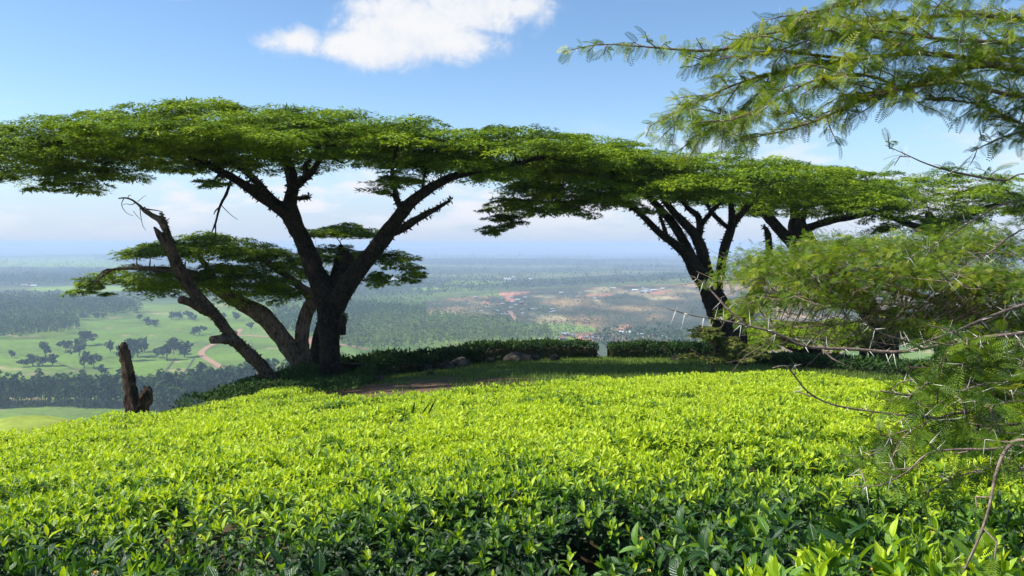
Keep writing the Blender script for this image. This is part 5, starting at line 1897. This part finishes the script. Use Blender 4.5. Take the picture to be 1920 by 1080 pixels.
class Thorny:
    """a tree whose branches are followed twig by twig"""
    def __init__(self, name, label, base, seed):
        self.t = empty(name, base, label, 'tree')
        self.rg = np.random.default_rng(seed)
        self.nleaf = self.nthorn = 0

    def trunk(self, pts, sides=14):
        V, F = tube(catmull(np.array(pts), 0.12), sides, 0.06, self.rg)
        add('trunk', mesh_of('trunk', V, F, M_TWIG, smooth=True), self.t)

    def branch(self, pts, twig_step=0.07, twig_len=(0.08, 0.22), leaf=0.065, leaf_step=0.016, thorns=0.5, singles=20, single_thorns=20, bare=False, spread=0.9, tint=0.5, droop=0.0, thorn_len=(0.028, 0.052), start=0.0, foliage=True, own_leaves=True):
        rg = self.rg
        main = catmull(np.array(pts), 0.025)
        parts = [tube(main, 8, 0.05, rg)]
        cum = np.r_[0, np.cumsum(np.linalg.norm(np.diff(main[:, :3], axis=0), axis=1))]
        L = cum[-1]
        tw_paths = []
        s = L * start + rg.uniform(0, twig_step)
        side = 1
        while s < L - 0.01 and foliage:
            i = min(np.searchsorted(cum, s), len(main) - 2)
            d = norm(main[i + 1, :3] - main[i, :3])
            sidev = norm(np.cross(d, [0, 0, 1.0]))
            up = np.cross(sidev, d)
            ln = rg.uniform(*twig_len) * (1 - 0.35 * s / L)
            dirn = norm(d * rg.uniform(0.5, 1.2) + side * sidev * spread * rg.uniform(0.3, 1.1) + up * (rg.normal(0.12, 0.35) - droop))
            a = main[i, :3]
            b = a + dirn * ln * 0.55 + rg.normal(0, 0.012, 3)
            c = a + dirn * ln + np.array([0, 0, -0.10 * ln]) + rg.normal(0, 0.02, 3)
            tp = catmull(np.array([[*a, min(main[i, 3] * .6, .004)], [*b, .0025], [*c, .0012]]), 0.018)
            tw_paths.append(tp)
            parts.append(tube(tp[::2] if len(tp) > 4 else tp, 4, 0.0, rg, cap=False))
            side = -side
            s += twig_step * rg.uniform(0.6, 1.5)
        V, F = join(parts)
        o = add('branch', mesh_of('branch', V, F, M_TWIG, smooth=True), self.t)
        # leaves along twigs and along the thin outer part of the branch
        pos, drs, ups, tn = [], [], [], []
        thp, thd = [], []
        lines = tw_paths + ([main[int(len(main) * .35):]] if foliage and own_leaves else [])
        for tp in lines:
            cc = np.r_[0, np.cumsum(np.linalg.norm(np.diff(tp[:, :3], axis=0), axis=1))]
            tl = cc[-1]
            fresh = rg.normal(0, 0.16)
            for s in np.arange(0.01, tl, leaf_step):
                i = min(np.searchsorted(cc, s), len(tp) - 2)
                d = norm(tp[i + 1, :3] - tp[i, :3])
                a = rg.uniform(0, 6.28)
                sv = norm(np.cross(d, [0, 0, 1.0]) + 1e-6)
                dd = norm(d * rg.uniform(0.2, 1.0) + sv * math.cos(a) + np.array([0, 0, 0.55 * math.sin(a) - 0.1 - droop]))
                pos.append(tp[i, :3])
                drs.append(dd)
                ups.append(norm(np.array([0, 0, 1.0]) + rg.normal(0, 0.45, 3)))
                tn.append(tint + fresh + 0.35 * (s / tl - 0.4) + rg.normal(0, 0.1))
        for tp in [main] + tw_paths:
            cc = np.r_[0, np.cumsum(np.linalg.norm(np.diff(tp[:, :3], axis=0), axis=1))]
            for s in np.arange(0.02, cc[-1], 0.045):
                if rg.uniform() > thorns:
                    continue
                i = min(np.searchsorted(cc, s), len(tp) - 2)
                d = norm(tp[i + 1, :3] - tp[i, :3])
                r = rg.normal(0, 1, 3)
                sv = norm(r - d * (r @ d))
                for sg in (-1, 1):                       # thorns stand in pairs
                    thp.append(tp[i, :3])
                    thd.append(norm(sv + sg * 0.8 * np.cross(d, sv) + d * rg.normal(0.1, 0.15)))
        if pos:
            pos, drs, ups, tn = map(np.array, (pos, drs, ups, tn))
            M = frames(drs, ups)
            sz = leaf * rg.uniform(0.65, 1.3, len(pos))
            # the nearest leaves are objects of their own
            order = rg.permutation(len(pos))
            one = order[:min(singles, len(pos))]
            rest = order[len(one):]
            for i in one:
                k = int(np.clip(np.searchsorted(FROND_TINTS, tn[i]), 0, 4))
                obj_at('leaf', FROND_MESH[k], o, pos[i], M[i], float(sz[i]))
            V, F = stamp(FROND_V, FROND_F, M[rest], pos[rest], sz[rest])
            f = add('foliage', mesh_of('foliage', V, F, M_FROND, tint=np.repeat(np.clip(tn[rest], 0, 1), len(FROND_V))), o)
            f['kind'] = 'stuff'
        if thp:
            thp, thd = np.array(thp), np.array(thd)
            M = frames(thd, norm(rg.normal(0, 1, thd.shape)))
            sz = rg.uniform(*thorn_len, len(thp))
            one = np.arange(len(thp))[:single_thorns] if len(thp) <= single_thorns else rg.permutation(len(thp))[:single_thorns]
            rest = np.setdiff1d(np.arange(len(thp)), one)
            for i in one:
                obj_at('thorn', THORN_MESH, o, thp[i], M[i], float(sz[i]))
            if len(rest):
                T = np.array([v.co for v in THORN_MESH.vertices])
                F4 = np.array([list(p.vertices) for p in THORN_MESH.polygons])
                V, F = stamp(T, F4, M[rest], thp[rest], sz[rest])
                add('thorns', mesh_of('thorns', V, F, M_THORN, smooth=True), o)['kind'] = 'stuff'
        return main


def LP(pts, Y, w=None):
    """(px, py, dY, width px)"""
    return [[*P(px, py, Y + dy), ww * (Y + dy) / FPX / 2] for px, py, dy, ww in pts]


def overhang():
    Y = 3.3
    bx = 2.75
    T = Thorny('thorn_tree', 'thorny feather leaved acacia reaching in from the right edge over the tea', (bx, 3.4, g1(bx, 3.4)), 601)
    z0 = g1(bx, 3.4)
    T.trunk([(bx, 3.4, z0 - .1, .12), (bx - .03, 3.4, -.9, .10), (bx + .02, 3.38, -.3, .085), (bx + .03, 3.4, .35, .07), (bx, 3.42, .9, .05), (bx - .05, 3.4, 1.5, .025)])
    top = [bx + .03, 3.4, .45, .035]
    mid = [bx + .03, 3.4, .0, .03]
    hi = [bx, 3.42, .9, .03]
    low = [bx, 3.39, -.35, .022]
    kw = dict(twig_step=0.031, twig_len=(0.09, 0.28), singles=30, single_thorns=22, thorns=0.4, leaf=0.055, leaf_step=0.0118, tint=0.66)
    T.branch([top] + LP([(1960, 150, .05, 13), (1850, 122, 0, 12), (1760, 145, -.05, 10), (1690, 165, -.1, 8), (1610, 190, -.15, 7), (1540, 222, -.2, 5), (1470, 245, -.2, 3.5), (1390, 262, -.2, 2)], Y), start=.3, **kw)
    T.branch([top] + LP([(1970, 125, .2, 12), (1840, 112, .15, 10), (1720, 100, .1, 8), (1600, 112, .1, 7), (1480, 130, .05, 5), (1380, 158, 0, 4), (1310, 190, 0, 3), (1240, 225, -.05, 1.6)], Y), start=.3, **kw)
    T.branch(LP([(1600, 112, .1, 6), (1500, 100, .05, 5.5), (1400, 88, 0, 5), (1330, 95, -.05, 5), (1260, 92, -.1, 4), (1190, 86, -.1, 3), (1120, 84, -.1, 2.2), (1052, 98, -.1, 1.2)], Y), twig_step=.06, twig_len=(.03, .085), singles=30, single_thorns=24, thorns=.5, leaf=.052, leaf_step=.013, tint=.6)
    T.branch([hi] + LP([(1960, 40, .25, 10), (1830, 28, .2, 9), (1690, 35, .15, 7), (1560, 45, .1, 5), (1460, 60, .05, 4), (1380, 75, 0, 2)], Y), start=.25, **kw)
    T.branch([hi] + LP([(1960, -20, .0, 10), (1830, -30, -.05, 8), (1700, -15, -.1, 6), (1580, 10, -.1, 5), (1490, 30, -.1, 2)], Y), start=.25, **kw)
    T.branch([top] + LP([(1970, 190, -.1, 9), (1880, 175, -.15, 8), (1800, 155, -.2, 6), (1730, 160, -.2, 5), (1640, 178, -.25, 3), (1570, 175, -.25, 1.6)], Y), start=.3, **kw)
    T.branch([top] + LP([(1965, 240, .0, 8), (1900, 225, -.05, 6), (1850, 200, -.1, 5), (1800, 190, -.1, 3), (1740, 188, -.1, 1.6)], Y), start=.3, **kw)
    T.branch(LP([(1480, 130, .05, 5), (1430, 165, 0, 4), (1400, 200, 0, 3), (1340, 240, 0, 2.5), (1290, 262, 0, 1.5)], Y), **kw)
    T.branch(LP([(1690, 165, -.1, 6), (1620, 140, -.2, 5), (1530, 150, -.3, 4), (1450, 190, -.3, 3), (1370, 225, -.3, 2), (1300, 235, -.3, 1.4)], Y), **kw)
    T.branch(LP([(1720, 100, .1, 6), (1640, 70, 0, 5), (1540, 70, -.1, 4), (1440, 100, -.1, 3), (1350, 110, -.1, 2), (1310, 130, -.1, 1.4)], Y), **kw)
    T.branch([top] + LP([(1965, 90, -.2, 9), (1880, 80, -.25, 8), (1780, 75, -.3, 6), (1680, 60, -.3, 4), (1600, 55, -.3, 2)], Y), start=.25, **kw)
    T.branch([top] + LP([(1970, 275, -.1, 6), (1920, 250, -.1, 4), (1870, 262, -.1, 3), (1820, 285, -.1, 1.5)], Y), twig_step=.05, twig_len=(.05, .13), singles=16, single_thorns=10, leaf=.06, start=.35)
    # thin bare twigs against the far crowns
    T.branch([mid] + LP([(1960, 335, -.3, 5), (1880, 338, -.35, 4.5), (1800, 325, -.4, 4), (1740, 308, -.45, 3), (1695, 288, -.45, 2), (1660, 272, -.45, 1.2)], Y), twig_step=.12, twig_len=(.04, .1), singles=20, single_thorns=24, thorns=.5, leaf=.055, leaf_step=.022, start=.45, tint=.25, own_leaves=False)
    T.branch([mid] + LP([(1960, 430, -.3, 4.32), (1900, 440, -.35, 3.6), (1860, 470, -.4, 2.88), (1810, 500, -.4, 2.16), (1770, 540, -.4, 1.44), (1740, 560, -.4, 0.864)], Y), twig_step=.16, twig_len=(.05, .12), singles=10, single_thorns=24, thorns=.6, leaf=.05, leaf_step=.03, start=.5, tint=.3, own_leaves=False)
    T.branch([mid] + LP([(1960, 385, -.2, 4.32), (1890, 380, -.25, 3.6), (1830, 410, -.3, 2.88), (1760, 455, -.35, 1.8), (1695, 490, -.4, 1.01)], Y), twig_step=.16, twig_len=(.05, .14), singles=10, single_thorns=20, thorns=.55, leaf=.05, leaf_step=.03, start=.5, tint=.3, own_leaves=False)
    # the long thorny bare branch
    Yk = 2.75
    T.branch([low] + LP([(1990, 618, .1, 7.2), (1920, 625, 0, 7.2), (1850, 632, 0, 6.84), (1780, 643, 0, 6.48), (1690, 660, 0, 6.48), (1600, 655, 0, 6.12), (1510, 650, 0, 5.76), (1480, 636, 0, 5.04), (1440, 620, 0, 4.32), (1390, 608, 0, 3.6), (1340, 598, 0, 2.88), (1300, 592, 0, 2.16), (1250, 578, 0, 1.44)], Yk),
             foliage=False, thorns=.95, single_thorns=64, thorn_len=(.035, .062))
    T.branch(LP([(1690, 661, 0, 5.04), (1740, 640, .05, 5.04), (1800, 618, .1, 5.76), (1850, 596, .15, 5.76), (1920, 572, .2, 6.48), (1985, 560, .3, 7.2)], Yk), foliage=False, thorns=.8, single_thorns=20, thorn_len=(.035, .06))
    T.branch(LP([(1400, 609, 0, 4), (1365, 580, .02, 4), (1340, 552, .04, 3.5), (1318, 530, .05, 3), (1296, 517, .05, 1.5)], Yk), foliage=False, thorns=.95, single_thorns=16, thorn_len=(.03, .05))
    T.branch(LP([(1540, 653, 0, 4), (1560, 672, -.02, 3.5), (1580, 682, -.03, 2.5), (1590, 686, -.03, 1.2)], Yk), foliage=False, thorns=.2, single_thorns=4)
    T.branch(LP([(1730, 655, 0, 5), (1700, 640, -.1, 4), (1660, 628, -.15, 3.5), (1620, 605, -.2, 2)], Yk), foliage=False, thorns=.9, single_thorns=14)
    # branches low over the tea
    Yl = 2.7
    kl = dict(twig_step=.030, twig_len=(.06, .19), singles=22, single_thorns=14, thorns=.4, leaf=.062, leaf_step=.013, tint=.42)
    T.branch([low] + LP([(1980, 690, .1, 8), (1900, 700, .05, 7), (1830, 690, 0, 5), (1780, 700, -.1, 4), (1740, 720, -.1, 2.5), (1700, 745, -.15, 1.5)], Yl), start=.35, **kl)
    T.branch([low] + LP([(1985, 735, .0, 9), (1890, 738, -.05, 8), (1830, 742, -.1, 7), (1780, 728, -.1, 6), (1720, 742, -.15, 5), (1650, 733, -.2, 3)], Yl), start=.55, twig_step=.11, twig_len=(.05, .12), singles=16, single_thorns=16, leaf=.055, tint=.3, own_leaves=False)
    T.branch([low] + LP([(1985, 738, -.2, 8), (1900, 752, -.25, 7), (1840, 768, -.3, 6), (1780, 778, -.3, 5), (1720, 800, -.3, 3), (1670, 840, -.3, 2)], Yl), start=.4, **kl)
    T.branch([low] + LP([(1990, 820, -.4, 8), (1910, 836, -.45, 7), (1860, 842, -.5, 6), (1790, 843, -.5, 4.5), (1740, 850, -.5, 4), (1700, 885, -.5, 3), (1650, 910, -.5, 2.4), (1598, 912, -.5, 1.6)], Yl), start=.35, twig_step=.085, twig_len=(.05, .12), singles=16, single_thorns=20, leaf=.055, tint=.3, own_leaves=False)
    T.branch([low] + LP([(1985, 790, -.5, 8), (1900, 830, -.6, 7), (1870, 880, -.65, 6), (1855, 950, -.7, 5), (1835, 1010, -.7, 5), (1800, 1085, -.7, 4)], Yl), start=.4, twig_step=.12, twig_len=(.05, .1), singles=14, single_thorns=10, thorns=.2, leaf=.055, tint=.42, own_leaves=False)
    T.branch([low] + LP([(1985, 650, .1, 8), (1900, 665, .05, 6), (1840, 660, 0, 5), (1790, 650, -.1, 3.5), (1760, 670, -.1, 2)], Yl), start=.35, **kl)
    T.branch([low] + LP([(1990, 700, -.1, 8), (1910, 720, -.15, 6), (1850, 720, -.2, 5), (1790, 740, -.25, 4), (1740, 770, -.3, 2)], Yl), start=.35, **kl)
    T.branch([low] + LP([(1990, 780, .1, 7), (1900, 795, .1, 6), (1810, 800, .05, 5), (1720, 815, 0, 4), (1650, 845, 0, 3), (1600, 870, 0, 2)], Yl), start=.35, twig_step=.05, twig_len=(.06, .18), singles=18, single_thorns=12, thorns=.35, leaf=.055, leaf_step=.016, tint=.34)
    T.branch([low] + LP([(1990, 860, .0, 7), (1920, 880, -.1, 5), (1850, 880, -.2, 4), (1780, 900, -.25, 3), (1730, 930, -.3, 1.6)], Yl), start=.35, twig_step=.05, twig_len=(.05, .15), singles=18, single_thorns=12, thorns=.35, leaf=.055, leaf_step=.018, tint=.4)
    # reddish bare twigs trailing over the tea on the left of the bush
    T.branch([low] + LP([(1960, 800, .3, 6), (1800, 790, .5, 5), (1640, 772, .6, 4), (1560, 758, .6, 3.5), (1515, 735, .6, 3), (1490, 705, .6, 3), (1473, 686, .6, 3), (1448, 690, .6, 1.4)], Yl), foliage=True, start=.45, twig_step=.22, twig_len=(.05, .2), thorns=.25, single_thorns=10, singles=6, leaf=.045, leaf_step=.05, own_leaves=False)


overhang()


def thorn_crown():
    """the wide thorn acacia a few steps behind"""
    Y = 6.3
    rg = np.random.default_rng(620)
    bx = (1850 - 960) / FPX * 6.4
    T = Thorny('thorn_tree', 'broad low thorn acacia on the right, flat feathery crown level with the horizon', (bx, 6.4, g1(bx, 6.4)), 621)
    z0 = g1(bx, 6.4)
    f = P(1850, 640, 6.4)
    T.trunk([(bx + .05, 6.4, z0 - .1, .16), (bx, 6.4, f[2] - .5, .13), (*f, .11), (*P(1835, 590, 6.4), .09), (*P(1815, 545, 6.4), .06), (*P(1800, 510, 6.4), .03)])
    tree = T.t
    hubs = []
    for pts in ([(1845, 610, .1, 18), (1770, 570, 0, 13), (1680, 545, -.1, 10), (1580, 530, -.2, 7), (1480, 510, -.2, 5), (1400, 500, -.2, 2)],
                [(1838, 590, .1, 16), (1760, 540, .2, 11), (1660, 510, .3, 8), (1560, 480, .3, 5), (1490, 470, .3, 2)],
                [(1850, 600, .1, 16), (1890, 560, .1, 12), (1940, 520, .1, 8), (2000, 490, .1, 4)],
                [(1845, 620, .1, 16), (1760, 600, -.4, 11), (1660, 585, -.6, 8), (1560, 570, -.7, 5), (1470, 555, -.7, 2.5), (1400, 570, -.7, 1.5)],
                [(1835, 570, .1, 12), (1780, 520, -.4, 9), (1700, 490, -.6, 6), (1620, 470, -.6, 3)],
                [(1848, 640, 0, 14), (1800, 625, -.5, 10), (1730, 610, -.8, 7), (1640, 600, -.9, 4), (1560, 610, -.9, 2)],
                [(1835, 570, .2, 12), (1820, 510, .8, 9), (1760, 470, 1.0, 6), (1700, 455, 1.0, 3)]):
        m = T.branch(LP(pts, Y), twig_step=.12, twig_len=(.1, .35), leaf=.06, leaf_step=.02, thorns=.5, singles=12, single_thorns=18, start=.35, tint=.35, thorn_len=(.035, .06))
        hubs.append(m)
    nodes = np.concatenate(hubs)
    lobes = [(1600, 445, Y, 200, .75, 26, 34, 44, .2), (1800, 436, Y + .2, 170, .8, 20, 40, 44, .2), (1460, 478, Y - .2, 95, .5, 28, 34, 24, .17), (1920, 450, Y, 110, .8, 20, 40, 24, .2),
             (1700, 500, Y - .6, 200, .5, 20, 50, 26, .16), (1540, 530, Y - .7, 120, .4, 20, 46, 12, .13), (1820, 560, Y - .6, 120, .4, 20, 60, 16, .14), (1430, 560, Y - .5, 60, .3, 20, 26, 7, .11), (1900, 600, Y - .5, 90, .4, 10, 50, 12, .14), (1640, 474, Y - .8, 220, .5, 30, 46, 40, .16), (1840, 500, Y - .8, 130, .5, 24, 60, 28, .16), (1760, 590, Y - .9, 110, .4, 12, 60, 10, .12), (1480, 530, Y - .9, 90, .4, 20, 50, 8, .12)]
    C, R, Nn, Tn = pads_of(lobes, rg)
    sprays = bpy.data.collections.new('thorn_sprays')
    for k in range(6):                                   # little domed sprays of feathery leaves on a forked twig
        r2 = np.random.default_rng(640 + k)
        m = 12
        q = np.sqrt(r2.uniform(0, 1, m))
        b = r2.uniform(0, 6.28, m)
        p = np.c_[np.cos(b) * q * .095, np.sin(b) * q * .095, .02 * (1 - q * q) + r2.normal(0, .008, m)]
        dd = norm(np.c_[np.cos(b), np.sin(b), r2.normal(.1, .35, m)] + r2.normal(0, .45, (m, 3)))
        V, F = stamp(FROND_V, FROND_F, frames(dd, norm(np.array([0, 0, 1.0]) + r2.normal(0, .35, (m, 3)))), p, .044 * r2.uniform(.6, 1.3, m))
        tn = np.clip(.30 + .12 * k + r2.normal(0, .14, m), 0, 1)
        sprays.objects.link(bpy.data.objects.new('thorn_spray_%s' % 'abcdef'[k], mesh_of('thorn_spray', V, F, M_FROND, tint=np.repeat(tn, len(FROND_V)))))
    per = 6
    idx = np.repeat(np.arange(len(C)), per)
    n = len(idx)
    rho = np.sqrt(rg.uniform(0, 1, n))
    a = rg.uniform(0, 6.28, n)
    pos = C[idx] + np.c_[np.cos(a) * rho * R[idx] * 1.2, np.sin(a) * rho * R[idx], R[idx] * (.2 * (1 - rho * rho) + rg.normal(0, .09, n))]
    nr = norm(np.c_[np.cos(a) * rho * .5, np.sin(a) * rho * .5, np.ones(n)])
    scatter_obj('crown', pos, euler_from(nr, rg.uniform(0, 6.28, n), rg, .15), rg.uniform(.8, 1.35, n), np.ones(n), rg.integers(0, 6, n), tree, scatter_group(sprays))['kind'] = 'stuff'
    parts = twig_tubes(nodes, C, rg, .012, .0015, 4, .1, 3.0)
    ends = np.repeat(C, 3, axis=0) + rg.normal(0, 1, (len(C) * 3, 3)) * np.array([.14, .14, .045])
    for _ in range(330):
        a = P(rg.uniform(1430, 1930), rg.uniform(500, 650), Y + rg.uniform(-1.0, .3))
        u = norm(np.array([rg.choice([-1, 1]) * rg.uniform(.4, 1), rg.normal(0, .4), rg.normal(.05, .35)]))
        L = rg.uniform(.18, .55)
        b, c = a + u * L * .5 + rg.normal(0, .03, 3), a + u * L + rg.normal(0, .05, 3)
        k = int(np.argmin(np.linalg.norm(nodes[:, :3] - a, axis=1)))
        parts.append(tube(catmull(np.array([[*nodes[k, :3], .004], [*a, .0032], [*b, .0022], [*c, .001]]), .07), 4, 0, rg, cap=False))
    parts += [tube(catmull(np.array([[*C[i // 3], .0028], [*((C[i // 3] + e) / 2 + rg.normal(0, .015, 3)), .002], [*e, .001]]), .08), 4, 0, rg, cap=False) for i, e in enumerate(ends)]
    V, F = join(parts)
    add('twigs', mesh_of('twigs', V, F, M_TWIG, smooth=True), tree)['kind'] = 'stuff'
    m = 2200
    i = rg.integers(0, n, m)
    Mt = frames(norm(rg.normal(0, 1, (m, 3))), norm(rg.normal(0, 1, (m, 3))))
    T4 = np.array([v.co for v in THORN_MESH.vertices])
    F4 = np.array([list(p.vertices) for p in THORN_MESH.polygons])
    V, F = stamp(T4, F4, Mt, pos[i], rg.uniform(.028, .05, m))
    add('thorns', mesh_of('thorns', V, F, M_THORN, smooth=True), tree)['kind'] = 'stuff'


thorn_crown()
